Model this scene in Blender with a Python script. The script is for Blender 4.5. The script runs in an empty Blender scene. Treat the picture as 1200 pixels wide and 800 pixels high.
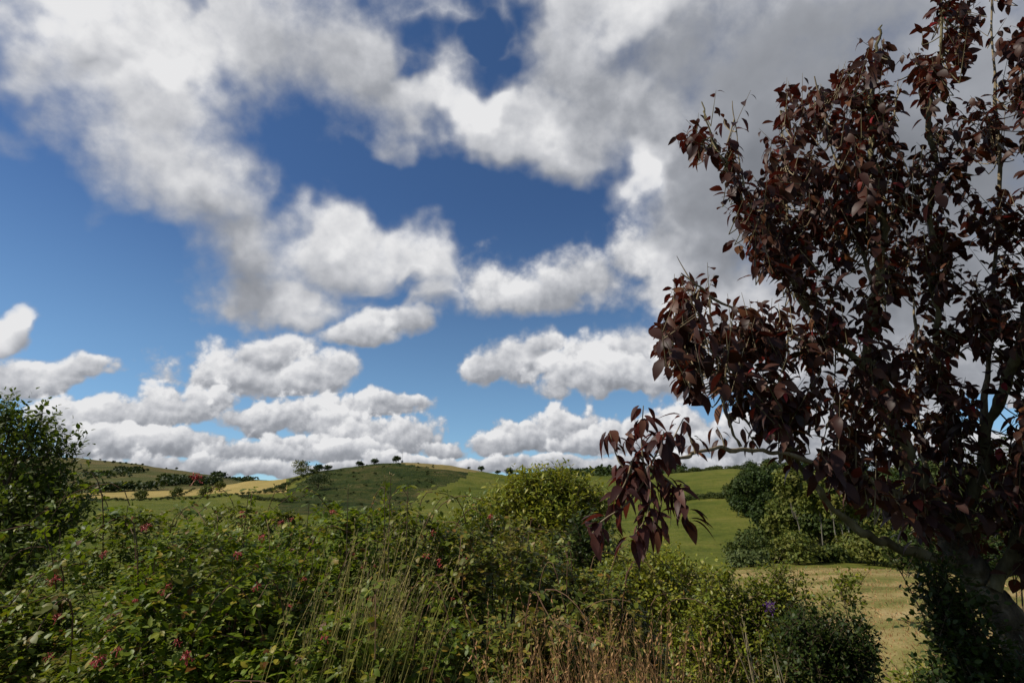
# ---------------------------------------------------------------- sky
import bpy, math, random
import numpy as np
F = 640.0; PITCH = math.atan((568-400)/F); EYE = 1.65
def pdir(px, py):
    """world direction (not unit) of a photo pixel"""
    X = (px-600)/F; Y = (400-py)/F; c, s = math.cos(PITCH), math.sin(PITCH)
    return np.array([X, c - s*Y, s + c*Y])
def azel(px, py):
    d = pdir(px, py); d /= np.linalg.norm(d)
    return math.degrees(math.atan2(d[0], d[1])), math.degrees(math.asin(d[2]))
SUN_AZ, SUN_EL = -98.0, 46.0          # azimuth clockwise from the view axis (+Y), elevation
class NT:
    """tiny wrapper to write node maths"""
    def __init__(s, tree): s.t = tree
    def n(s, kind, **kw):
        o = s.t.nodes.new(kind)
        for k, v in kw.items(): setattr(o, k, v)
        return o
    def put(s, sock, v):
        if isinstance(v, bpy.types.NodeSocket): s.t.links.new(v, sock)
        else: sock.default_value = v
    def m(s, op, a, b=0.0, c=0.0, clamp=False):
        o = s.n('ShaderNodeMath', operation=op, use_clamp=clamp)
        for i, v in enumerate((a, b, c)): s.put(o.inputs[i], v)
        return o.outputs[0]
    def v(s, op, a, b=None, scale=None):
        o = s.n('ShaderNodeVectorMath', operation=op); s.put(o.inputs[0], a)
        if b is not None: s.put(o.inputs[1], b)
        if scale is not None: s.put(o.inputs['Scale'], scale)
        return o.outputs['Value'] if op in ('LENGTH', 'DOT_PRODUCT') else o.outputs[0]
    def ss(s, x, a, b, lo=0.0, hi=1.0):
        o = s.n('ShaderNodeMapRange', interpolation_type='SMOOTHSTEP'); s.put(o.inputs[0], x)
        for i, v in enumerate((a, b, lo, hi)): s.put(o.inputs[i+1], v)
        return o.outputs[0]
    def lin(s, x, a, b, lo=0.0, hi=1.0):
        o = s.n('ShaderNodeMapRange'); s.put(o.inputs[0], x)
        for i, v in enumerate((a, b, lo, hi)): s.put(o.inputs[i+1], v)
        return o.outputs[0]
    def noise(s, vec, scale, detail=4.0, rough=0.5, dist=0.0, col=False):
        o = s.n('ShaderNodeTexNoise'); o.noise_dimensions = '3D'
        if vec is not None: s.put(o.inputs['Vector'], vec)
        s.put(o.inputs['Scale'], scale); s.put(o.inputs['Detail'], detail); s.put(o.inputs['Roughness'], rough); s.put(o.inputs['Distortion'], dist)
        return o.outputs['Color'] if col else o.outputs[0]
    def mix(s, f, a, b, blend='MIX'):
        o = s.n('ShaderNodeMix', data_type='RGBA', blend_type=blend)
        s.put(o.inputs[0], f); s.put(o.inputs[6], a); s.put(o.inputs[7], b)
        return o.outputs[2]
    def xyz(s, v):
        o = s.n('ShaderNodeSeparateXYZ'); s.put(o.inputs[0], v); return o.outputs
    def comb(s, x, y, z):
        o = s.n('ShaderNodeCombineXYZ')
        for i, v in enumerate((x, y, z)): s.put(o.inputs[i], v)
        return o.outputs[0]

# where the clouds of that day stood: (px, py, rx, ry, tilt) of each billow, turned into azimuth/elevation
CLOUDS = [
 (185,70,150,100,0),(215,190,165,95,40),(300,60,200,95,0),(430,70,95,95,0),(95,0,95,40,0),
 (285,285,110,72,40),(400,290,115,60,12),(330,345,80,34,15),(490,335,56,34,10),
 (570,130,105,48,8),(680,60,80,130,0),(630,150,80,50,20),(480,120,60,40,0),(720,5,110,50,0),
 (900,120,280,165,15),(830,265,100,110,0),(775,150,90,75,0),(810,215,85,80,0),(1010,290,260,200,0),(755,215,38,46,0),(720,120,90,80,0),(830,360,80,60,0),(950,430,110,70,0),(900,390,90,60,0),
 (25,378,52,22,-32),(5,395,46,24,0),(1090,420,120,50,0),(1150,100,150,220,0),(1250,250,150,200,0),
]
# heaped clouds further off, far ones first: each with a rounded sunlit head over a flatter grey base
HEAPS = [
 (585,338,62,52),(640,352,105,36),(690,330,78,56),(742,305,56,58),(785,340,80,56),(350,355,44,26),(470,382,48,22),(420,395,52,16),
 (300,440,100,40),(322,414,56,30),(262,438,52,26),(372,438,46,30),(-5,446,70,36),(60,442,66,26),(100,434,40,18),
 (570,438,34,20),(612,424,52,36),(634,406,32,22),(690,432,70,36),(760,414,66,38),(720,445,90,30),(825,440,90,54),
 (440,474,54,22),(470,468,26,14),(110,498,70,34),(150,490,56,30),(192,480,48,32),(240,480,52,32),(345,490,58,28),(298,494,60,26),(400,496,50,22),
 (120,524,90,26),(215,526,80,24),(350,526,44,18),(300,536,80,18),(432,510,46,24),(482,514,50,28),(522,526,30,14),(400,534,54,18),
 (605,512,44,24),(575,520,28,16),(656,506,46,28),(695,520,46,20),(742,516,50,28),(800,510,70,36),(880,520,70,40),(960,520,90,46),(1060,535,80,36),(1170,540,90,46),
 (80,550,120,20),(230,552,120,16),(360,555,110,13),(480,548,80,14),(640,545,100,14),(770,545,110,16),
]
HOLES = [(247,6,34,18,0),(488,75,24,44,20),(505,30,26,34,0),(592,84,50,22,-18),(560,40,70,22,15),(620,40,22,40,20),(430,225,85,40,-15),(590,238,110,52,6),(655,245,60,40,0),(475,345,50,12,-10),(70,320,110,80,20),(140,290,60,50,40),(-10,95,34,75,0)]
# (px,py,rx,ry,tilt, amount): thick water-laden parts that are grey from below (+) and thin bright parts (-)
GREY = [(985,110,310,215,10,0.50),(850,265,95,100,0,0.36),(760,90,120,110,0,0.12),(1050,320,230,160,0,0.40),(430,60,110,80,0,0.20),(330,30,220,70,0,0.13),(250,280,90,90,45,0.15),(640,90,90,120,0,0.12),
        (190,112,75,40,10,-0.20),(250,130,100,60,30,-0.1),(225,205,80,40,20,-0.1),(540,120,70,30,0,-0.1),(750,215,36,50,0,-0.45),(300,335,50,40,20,0.2)]
def ell(px, py, rx, ry, rot):
    c = np.array(azel(px, py)); a = math.radians(rot)
    u = (np.array(azel(px+rx*math.cos(a), py+rx*math.sin(a))) - np.array(azel(px-rx*math.cos(a), py-rx*math.sin(a))))/2
    w = (np.array(azel(px-ry*math.sin(a), py+ry*math.cos(a))) - np.array(azel(px+ry*math.sin(a), py-ry*math.cos(a))))/2
    return c, math.atan2(u[1], u[0]), np.linalg.norm(u), np.linalg.norm(w)
def build_sky(strength=0.1):
    w = bpy.data.worlds.new('World'); bpy.context.scene.world = w; w.use_nodes = True
    t = w.node_tree; t.nodes.clear(); N = NT(t)
    D = N.n('ShaderNodeTexCoord').outputs['Generated']
    x, y, z = N.xyz(D)
    az = N.m('MULTIPLY', N.m('ARCTAN2', x, y), 57.29578); el = N.m('MULTIPLY', N.m('ARCSINE', z), 57.29578)
    wrp = N.v('SUBTRACT', N.noise(D, 7.0, 3.0, 0.55, col=True), (0.5, 0.5, 0.5))
    high = N.ss(el, 5.0, 24.0)                                   # far clouds near the horizon look smaller
    amp = N.m('MULTIPLY_ADD', high, 9.0, 4.0)
    q0 = N.v('ADD', N.comb(az, el, 0.0), N.v('SCALE', wrp, scale=amp))
    def dist(q, e):
        c, r, a, b = ell(*e)
        mp = N.n('ShaderNodeMapping', vector_type='TEXTURE'); N.put(mp.inputs[0], q)
        mp.inputs['Location'].default_value = (c[0], c[1], 0); mp.inputs['Rotation'].default_value = (0, 0, r); mp.inputs['Scale'].default_value = (a*2.5, b*2.5, 1e4)
        g = N.n('ShaderNodeTexGradient', gradient_type='SPHERICAL'); N.put(g.inputs[0], mp.outputs[0])
        return N.m('MULTIPLY_ADD', g.outputs[1], -2.5, 2.5)
    def layout(q, holes=True):
        L = None
        for e in CLOUDS:
            d = dist(q, e); L = d if L is None else N.m('SMOOTH_MIN', L, d, 0.22)
        if not holes: return N.m('SUBTRACT', 1.0, L)
        H = None
        for e in HOLES:
            d = dist(q, e); H = d if H is None else N.m('SMOOTH_MIN', H, d, 0.15)
        L = N.m('SUBTRACT', 1.0, L)
        return N.m('SUBTRACT', L, N.m('MULTIPLY', N.m('SUBTRACT', 1.40, H, clamp=True), 0.66))
    side = N.m('MAXIMUM', N.ss(N.m('ABSOLUTE', az), 46.0, 60.0), N.ss(el, 54.0, 64.0))
    gen = N.m('MULTIPLY_ADD', N.noise(D, 2.2, 3.0, 0.5), 2.6, -1.45)
    def lay(q, holes=True):
        o = N.n('ShaderNodeMix', data_type='FLOAT'); N.put(o.inputs[0], side); N.put(o.inputs[2], layout(q, holes)); N.put(o.inputs[3], gen); return o.outputs[0]
    def billow(d):
        a = N.m('SUBTRACT', N.noise(d, 6.0, 7.0, 0.58), 0.5); b = N.m('SUBTRACT', N.noise(d, 19.0, 5.0, 0.56), 0.5)
        v = N.n('ShaderNodeTexVoronoi', feature='F1', normalize=True); N.put(v.inputs['Vector'], N.v('ADD', d, N.v('SCALE', wrp, scale=0.06)))
        for k, x in (('Scale', 15.0), ('Detail', 2.0), ('Roughness', 0.55), ('Lacunarity', 2.3)): v.inputs[k].default_value = x
        c = N.m('SUBTRACT', 0.36, v.outputs['Distance'])                 # rounded heads of cumulus
        a = N.m('MULTIPLY_ADD', c, 0.30, a); b = N.m('MULTIPLY_ADD', b, 0.75, N.m('MULTIPLY', c, 0.75))
        o = N.n('ShaderNodeMix', data_type='FLOAT'); N.put(o.inputs[0], high); N.put(o.inputs[2], b); N.put(o.inputs[3], a)
        return o.outputs[0]
    L0 = lay(q0); off = N.m('MULTIPLY_ADD', high, 2.6, 1.5)
    L1 = lay(N.v('ADD', q0, N.v('SCALE', (-0.38, 0.92, 0.0), scale=off)), False)
    b0 = billow(D)
    up = N.v('SCALE', (-0.007, 0.0, 0.012), scale=N.m('MULTIPLY_ADD', high, 1.2, 0.7))
    b1 = billow(N.v('ADD', D, up))
    namp = 2.1
    d0 = N.m('MULTIPLY_ADD', b0, namp, L0)
    soft = N.m('MULTIPLY_ADD', high, 0.62, 0.09)
    alpha = N.ss(d0, N.m('MULTIPLY', soft, -0.55), soft)
    # shading: sides turned to the sun bright, thick undersides grey
    big = N.m('SUBTRACT', L0, L1); fine = N.m('SUBTRACT', b0, b1)
    grey = 0.0
    for e in GREY:
        g = N.ss(dist(q0, e[:5]), 0.25, 1.25, 1.0, 0.0)
        grey = N.m('MULTIPLY_ADD', g, e[5], grey)
    alpha = N.m('MAXIMUM', alpha, N.ss(grey, 0.36, 0.55))
    thick = N.ss(d0, 0.1, 1.1)
    s = N.m('MULTIPLY_ADD', big, N.m('MULTIPLY_ADD', high, -0.25, 0.72), 0.82)
    fsh = s
    s = N.m('MULTIPLY_ADD', thick, -0.18, fsh)
    s = N.m('SUBTRACT', s, grey)
    calm = N.ss(grey, 0.3, 0.6, 1.0, 0.30)                     # the heavy cloud is smooth underneath
    s = N.m('MULTIPLY_ADD', N.m('SUBTRACT', N.noise(D, 4.0, 5.0, 0.6), 0.5), N.m('MULTIPLY', calm, 0.36), N.m('MULTIPLY_ADD', fine, N.m('MULTIPLY', calm, 1.2), s))
    # the heaped clouds, laid one before the other
    qh = N.v('ADD', N.comb(az, el, 0.0), N.v('SCALE', wrp, scale=N.m('MULTIPLY_ADD', high, 4.0, 3.0)))
    hs, ha = 0.5, 0.0
    bh = N.m('MULTIPLY', b0, 2.5); fh = N.m('MULTIPLY', fine, 1.7)
    for px, py, rx, ry in HEAPS:
        c, r, ea, eb = ell(px, py, rx, ry, 0)
        mp = N.n('ShaderNodeMapping', vector_type='TEXTURE'); N.put(mp.inputs[0], qh)
        mp.inputs['Location'].default_value = (c[0], c[1], 0); mp.inputs['Rotation'].default_value = (0, 0, r); mp.inputs['Scale'].default_value = (ea, eb, 1e4)
        X, Y, _ = N.xyz(mp.outputs[0])
        Yf = N.m('MAXIMUM', Y, N.m('MULTIPLY', Y, -1.45))
        ln = N.m('SQRT', N.m('ADD', N.m('MULTIPLY', X, X), N.m('MULTIPLY', Yf, Yf)))
        mk = N.ss(N.m('ADD', N.m('SUBTRACT', 1.0, ln), bh), -0.10, N.m('MULTIPLY_ADD', high, 0.34, 0.26))
        sh = N.m('ADD', N.m('MULTIPLY_ADD', Y, 0.48, N.m('MULTIPLY_ADD', X, -0.08, 0.48+0.2*min(1, max(0, (c[1]-1.5)/7)))), fh)
        for k, (va, vb) in enumerate(((hs, sh),)):
            o = N.n('ShaderNodeMix', data_type='FLOAT'); N.put(o.inputs[0], mk); N.put(o.inputs[2], va); N.put(o.inputs[3], vb); hs = o.outputs[0]
        ha = N.m('MAXIMUM', ha, mk)
    wide = N.n('ShaderNodeMix', data_type='FLOAT'); N.put(wide.inputs[0], alpha); N.put(wide.inputs[2], hs); N.put(wide.inputs[3], s); s = wide.outputs[0]
    alpha = N.m('MAXIMUM', alpha, N.m('MULTIPLY', ha, N.ss(N.m('ABSOLUTE', az), 50.0, 60.0, 1.0, 0.0)))
    ramp = N.n('ShaderNodeValToRGB'); N.put(ramp.inputs[0], s)
    cr = ramp.color_ramp; cr.elements[0].position = 0.0; cr.elements[0].color = (0.175, 0.187, 0.212, 1)
    cr.elements[1].position = 1.0; cr.elements[1].color = (0.80, 0.80, 0.81, 1)
    e = cr.elements.new(0.45); e.color = (0.335, 0.35, 0.385, 1)
    e = cr.elements.new(0.75); e.color = (0.565, 0.575, 0.605, 1)
    sky = N.n('ShaderNodeTexSky', sky_type='NISHITA'); sky.sun_disc = False
    sky.sun_elevation = math.radians(SUN_EL); sky.sun_rotation = math.radians(SUN_AZ)
    sky.altitude = 1500; sky.air_density = 1.0; sky.dust_density = 0.0; sky.ozone_density = 4.0
    N.put(sky.inputs[0], N.v('NORMALIZE', N.v('ADD', D, (0.0, 0.0, 0.07))))
    cloud = N.v('SCALE', ramp.outputs[0], scale=1.0/strength)
    tint = N.mix(N.ss(el, 6.0, 30.0), (1.10, 1.22, 1.15, 1), (0.63, 0.79, 0.93, 1))
    col = N.mix(alpha, N.mix(1.0, sky.outputs[0], tint, 'MULTIPLY'), cloud)
    bg = N.n('ShaderNodeBackground'); N.put(bg.inputs[0], col); bg.inputs[1].default_value = strength
    out = N.n('ShaderNodeOutputWorld'); t.links.new(bg.outputs[0], out.inputs[0])
    w.cycles.sampling_method = 'MANUAL'; w.cycles.sample_map_resolution = 512
def build_camera_sun():
    sc = bpy.context.scene
    cam = bpy.data.cameras.new('camera'); co = bpy.data.objects.new('camera', cam); sc.collection.objects.link(co); sc.camera = co
    cam.sensor_width = 36; cam.lens = 36*F/1200; cam.clip_start = 0.05; cam.clip_end = 40000
    co.location = (0, 0, EYE); co.rotation_euler = (math.pi/2 + PITCH, 0, 0)
    sl = bpy.data.lights.new('sun', 'SUN'); so = bpy.data.objects.new('sun', sl); sc.collection.objects.link(so)
    sl.energy = 5.0; sl.angle = math.radians(0.53); sl.color = (1.0, 0.93, 0.82)
    a, e = math.radians(SUN_AZ), math.radians(SUN_EL)
    from mathutils import Vector
    d = Vector((math.sin(a)*math.cos(e), math.cos(a)*math.cos(e), math.sin(e)))
    so.rotation_euler = d.to_track_quat('Z', 'Y').to_euler(); so.location = d*50
    vs = sc.view_settings; vs.view_transform = 'Standard'; vs.look = 'None'; vs.exposure = 0.0; vs.gamma = 1.0; vs.use_curve_mapping = False
# ---------------------------------------------------------------- helpers
from mathutils import Vector
RNG = np.random.default_rng(11)
COL = None
def U(a, b, n=None): return RNG.uniform(a, b, n)
def nrm(v): return v/np.maximum(np.linalg.norm(v, axis=-1, keepdims=True), 1e-9)
def rdir(n): return nrm(RNG.normal(size=(n, 3)))
def at(px, py, Y):
    """point on the sight line of a photo pixel, Y metres ahead of the camera"""
    d = pdir(px, py); return np.array([0, 0, EYE]) + d/d[1]*Y
WORLD = {}
class MB:
    """collects faces; build() links them as ONE mesh object"""
    def __init__(s): s.v = []; s.f = {}; s.n = 0
    def add(s, v, f):
        v = np.asarray(v, float); s.v.append(v)
        for a in (f if isinstance(f, list) else [f]):
            a = np.asarray(a, int)
            if len(a): s.f.setdefault(a.shape[1], []).append(a + s.n)
        s.n += len(v); return s
    def build(s, name, mat, parent=None, smooth=True, base=None):
        if s.n == 0: return None
        b = WORLD[parent.name] if parent is not None else (np.zeros(3) if base is None else np.asarray(base, float))
        v = np.concatenate(s.v) - b
        me = bpy.data.meshes.new(name); me.vertices.add(len(v)); me.vertices.foreach_set('co', v.astype(np.float32).ravel())
        idx, st, k = [], [], 0
        for m, fs in s.f.items():
            a = np.concatenate(fs); idx.append(a.ravel()); st.append(k + np.arange(len(a))*m); k += a.size
        idx = np.concatenate(idx); st = np.concatenate(st)
        me.loops.add(len(idx)); me.loops.foreach_set('vertex_index', idx.astype(np.int32))
        me.polygons.add(len(st)); me.polygons.foreach_set('loop_start', st.astype(np.int32))
        me.polygons.foreach_set('use_smooth', np.full(len(st), smooth, bool))
        me.update(calc_edges=True); me.validate(); me.materials.append(mat)
        o = bpy.data.objects.new(name, me); bpy.context.scene.collection.objects.link(o)
        if parent is not None: o.parent = parent
        else: o.location = b
        WORLD[o.name] = b.copy() if parent is None else b
        return o
def tag(o, label=None, cat=None, group=None, kind=None):
    for k, x in (('label', label), ('category', cat), ('group', group), ('kind', kind)):
        if x: o[k] = x
    return o
def thing(name, base, label, cat, group=None):
    o = bpy.data.objects.new(name, None); bpy.context.scene.collection.objects.link(o)
    o.location = base; o.empty_display_size = 0.2; WORLD[o.name] = np.asarray(base, float)
    return tag(o, label, cat, group)
def copy_tree(root, loc, label, group=None, scale=1.0, rz=0.0):
    c = root.copy(); bpy.context.scene.collection.objects.link(c); c.location = loc; c.rotation_euler = (0, 0, rz); c.scale = (scale,)*3
    c['label'] = label
    if group: c['group'] = group
    for ch in list(root.children):
        d = ch.copy(); bpy.context.scene.collection.objects.link(d); d.parent = c
        for g in list(ch.children):
            e = g.copy(); bpy.context.scene.collection.objects.link(e); e.parent = d
    return c
def tube(mb, pts, rad, sides=6, cap=True):
    p = np.asarray(pts, float); n = len(p); r = np.broadcast_to(np.asarray(rad, float), (n,))
    t = nrm(np.gradient(p, axis=0)); ref = np.array([0.31, 0.95, 0.05]); ref = ref if abs(t[0] @ ref) < .9 else np.array([1., 0, 0])
    a = nrm(np.cross(t, ref)); b = np.cross(t, a); th = np.arange(sides)/sides*2*np.pi
    v = p[:, None] + r[:, None, None]*(np.cos(th)[None, :, None]*a[:, None] + np.sin(th)[None, :, None]*b[:, None])
    i = np.arange(n-1)[:, None]*sides; j = np.arange(sides)[None]; k = (j+1) % sides
    f = np.stack([i+j, i+k, i+sides+k, i+sides+j], -1).reshape(-1, 4)
    mb.add(v.reshape(-1, 3), f)
    if cap: mb.add(v[-1], np.arange(sides)[None, :] if sides > 2 else [])
def spline(pts, n):
    """Catmull-Rom through the points"""
    p = np.asarray(pts, float); q = np.vstack([2*p[0]-p[1], p, 2*p[-1]-p[-2]]); m = len(p)-1
    t = np.linspace(0, m, n); i = np.minimum(t.astype(int), m-1); u = (t-i)[:, None]
    a, b, c, d = q[i], q[i+1], q[i+2], q[i+3]
    return 0.5*((2*b) + (c-a)*u + (2*a-5*b+4*c-d)*u**2 + (3*b-a-3*c+d)*u**3)
def leaf_template(level, wid=0.5, fold=0.25, curl=0.25, tip=1.0, peak=0.42):
    """unit leaf along +Y, normal +Z"""
    us = {0: [], 1: [peak], 2: [0.3, 0.68], 3: [0.16, 0.4, 0.64, 0.84], 4: [0.1, 0.24, 0.4, 0.56, 0.72, 0.87]}[level]
    prof = lambda u: (u/peak)**0.7 if u < peak else max(0.0, 1-((u-peak)/(1-peak))**(1.6*tip))
    z = lambda u: -curl*u*u
    V = [(0, 0, 0)]
    for u in us:
        w = 0.5*wid*prof(u); V += [(-w, u, z(u)+fold*w), (0, u, z(u)), (w, u, z(u)+fold*w)]
    V.append((0, 1, z(1)))
    T = [(0, 2, 1), (0, 3, 2)]; Q = []; k = len(us)
    for i in range(k-1):
        a = 1+3*i; b = a+3; Q += [(a, a+1, b+1, b), (a+1, a+2, b+2, b+1)]
    a = 1+3*(k-1); T += [(a, a+1, a+3), (a+1, a+2, a+3)]
    return np.array(V, float), [np.array(T)] + ([np.array(Q)] if Q else [])
def add_leaves(mb, P, Dv, Nv, L, tmpl, wscale=None):
    """place a leaf template at P pointing along Dv with upper side Nv"""
    n = len(P)
    if n == 0: return
    y = nrm(Dv); x = nrm(np.cross(y, Nv)); z = np.cross(x, y)
    V, F = tmpl; m = len(V); L = np.broadcast_to(np.asarray(L, float), (n,))
    w = np.ones(n) if wscale is None else wscale
    loc = V[None]*L[:, None, None]; sx = loc[..., 0]*w[:, None]
    v = P[:, None] + sx[..., None]*x[:, None] + loc[..., 1:2]*y[:, None] + loc[..., 2:3]*z[:, None]
    off = (np.arange(n)*m)[:, None, None]
    mb.add(v.reshape(-1, 3), [(f[None]+off).reshape(-1, f.shape[1]) for f in F])
def twigs(lv, st, P, Dr, Ln, k, leaf, tmpls, droop=0.0, out=0.8, up=0.8, spread=0.9, bend=0.0, start=0.15, rad=0.002, tri=False, petiole=0.0, jit=0.25, wv=0.15, sides=3, stemfrac=1.0):
    """N shoots from P along Dr; k leaves alternate along each"""
    n = len(P); Dr = nrm(Dr); g = np.array([0, 0, -1.0])
    ts = np.linspace(0, 1, 4)
    curve = lambda t: P + Dr*(Ln*t)[:, None] + g*(bend*Ln*t*t)[:, None]
    if st is not None:
        sel = np.flatnonzero(RNG.random(n) < stemfrac)
        pts = np.stack([curve(np.full(n, t)) for t in ts], 1)
        for i in sel: tube(st, pts[i], rad*np.array([1, .8, .6, .35]), sides, cap=False)
    side0 = nrm(np.cross(Dr, rdir(n)))
    oth = np.cross(Dr, side0)
    for j in range(k):
        t = np.clip(start + (1-start)*(j+U(0.2, 0.8, n))/k, 0, 1)
        p = curve(t); ang = j*2.4 + U(-.5, .5, n)
        sd = np.cos(ang)[:, None]*side0 + np.sin(ang)[:, None]*oth
        d = nrm(Dr*(1-spread*0.5) + sd*spread*out + g*droop + RNG.normal(size=(n, 3))*jit)
        N_ = nrm(np.array([0, 0, 1.0])*up + Dr*0.3 + RNG.normal(size=(n, 3))*0.35)
        L = leaf*U(0.65, 1.2, n)*(1-0.3*t)
        if petiole: p = p + d*petiole*L[:, None]
        T = tmpls[RNG.integers(len(tmpls))]; w = 1+U(-wv, wv, n)
        add_leaves(lv, p, d, N_, L, T, w)
        if tri:
            s = nrm(np.cross(d, N_)); bk = p - d*(0.12*L)[:, None]
            for sg in (-1, 1): add_leaves(lv, bk, nrm(d*0.35 + sg*s + RNG.normal(size=(n, 3))*.12), N_, L*0.8, T, w)
# ---------------------------------------------------------------- materials
def newmat(name):
    m = bpy.data.materials.new(name); m.use_nodes = True; t = m.node_tree; t.nodes.clear(); N = NT(t)
    return m, t, N, t.nodes.new('ShaderNodeOutputMaterial')
def ramp(N, fac, stops):
    r = N.n('ShaderNodeValToRGB'); N.put(r.inputs[0], fac); cr = r.color_ramp
    while len(cr.elements) < len(stops): cr.elements.new(0.5)
    for e, (p, c) in zip(cr.elements, stops): e.position = p; e.color = (*c, 1)
    return r.outputs[0]
def leafmat(name, stops, trans=(0.2, 0.22, 0.03), tw=0.25, rough=0.45, spec=0.4, patch=None, pscale=1.5):
    m, t, N, out = newmat(name)
    geo = N.n('ShaderNodeNewGeometry'); c = ramp(N, geo.outputs['Random Per Island'], stops)
    if patch:
        pos = geo.outputs['Position']
        c = N.mix(N.ss(N.noise(pos, pscale, 3.0, 0.6), 0.48, 0.66), c, N.mix(0.65, c, (*patch, 1)))
    b = N.n('ShaderNodeBsdfPrincipled'); N.put(b.inputs['Base Color'], c); b.inputs['Roughness'].default_value = rough; b.inputs['Specular IOR Level'].default_value = spec
    tr = N.n('ShaderNodeBsdfTranslucent'); N.put(tr.inputs[0], N.mix(0.5, c, (*trans, 1)))
    mx = N.n('ShaderNodeMixShader'); mx.inputs[0].default_value = tw
    t.links.new(b.outputs[0], mx.inputs[1]); t.links.new(tr.outputs[0], mx.inputs[2]); t.links.new(mx.outputs[0], out.inputs[0])
    return m
def barkmat(name, stops, scale=9.0, bump=0.5, stretch=(1, 1, 0.35), rough=0.85):
    m, t, N, out = newmat(name)
    pos = N.n('ShaderNodeNewGeometry').outputs['Position']
    p = N.v('MULTIPLY', pos, stretch); n1 = N.noise(p, scale, 6.0, 0.65); n2 = N.noise(pos, scale*0.35, 3.0, 0.5)
    c = ramp(N, N.m('MULTIPLY_ADD', n2, 0.6, N.m('MULTIPLY', n1, 0.5)), stops)
    b = N.n('ShaderNodeBsdfPrincipled'); N.put(b.inputs['Base Color'], c); b.inputs['Roughness'].default_value = rough; b.inputs['Specular IOR Level'].default_value = 0.2
    bp = N.n('ShaderNodeBump'); bp.inputs['Strength'].default_value = bump; bp.inputs['Distance'].default_value = 0.02; N.put(bp.inputs['Height'], n1); t.links.new(bp.outputs[0], b.inputs['Normal'])
    t.links.new(b.outputs[0], out.inputs[0]); return m
def groundmat(name, stops, s1, s2, s3, bump=0.3, bd=0.3, stripes=None):
    """ground cover colour from three sizes of noise (s = features per metre)"""
    m, t, N, out = newmat(name)
    pos = N.n('ShaderNodeNewGeometry').outputs['Position']
    a = N.noise(pos, s1, 4.0, 0.6); b_ = N.noise(pos, s2, 5.0, 0.6); c_ = N.noise(pos, s3, 3.0, 0.6)
    f = N.m('ADD', N.m('MULTIPLY', a, 0.45), N.m('ADD', N.m('MULTIPLY', b_, 0.35), N.m('MULTIPLY', c_, 0.2)))
    if stripes:
        wv = N.n('ShaderNodeTexWave', wave_type='BANDS', bands_direction='Y'); N.put(wv.inputs['Vector'], pos)
        for k, x in (('Scale', stripes[0]), ('Distortion', 3.0), ('Detail', 3.0), ('Detail Scale', 0.6)): wv.inputs[k].default_value = x
        f = N.m('MULTIPLY_ADD', N.m('SUBTRACT', wv.outputs[1], 0.5), stripes[1], f)
    c = ramp(N, f, stops)
    b = N.n('ShaderNodeBsdfPrincipled'); N.put(b.inputs['Base Color'], c); b.inputs['Roughness'].default_value = 0.95; b.inputs['Specular IOR Level'].default_value = 0.05
    bp = N.n('ShaderNodeBump'); bp.inputs['Strength'].default_value = bump; bp.inputs['Distance'].default_value = bd; N.put(bp.inputs['Height'], N.m('ADD', b_, c_)); t.links.new(bp.outputs[0], b.inputs['Normal'])
    t.links.new(b.outputs[0], out.inputs[0]); return m
# ---------------------------------------------------------------- the land: a valley side falling away, hills beyond
NEAR = [(0, 0.0), (2.5, -0.05), (5, -0.45), (8, -1.3), (12, -2.6), (20, -5.2), (30, -8.0)]
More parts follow.
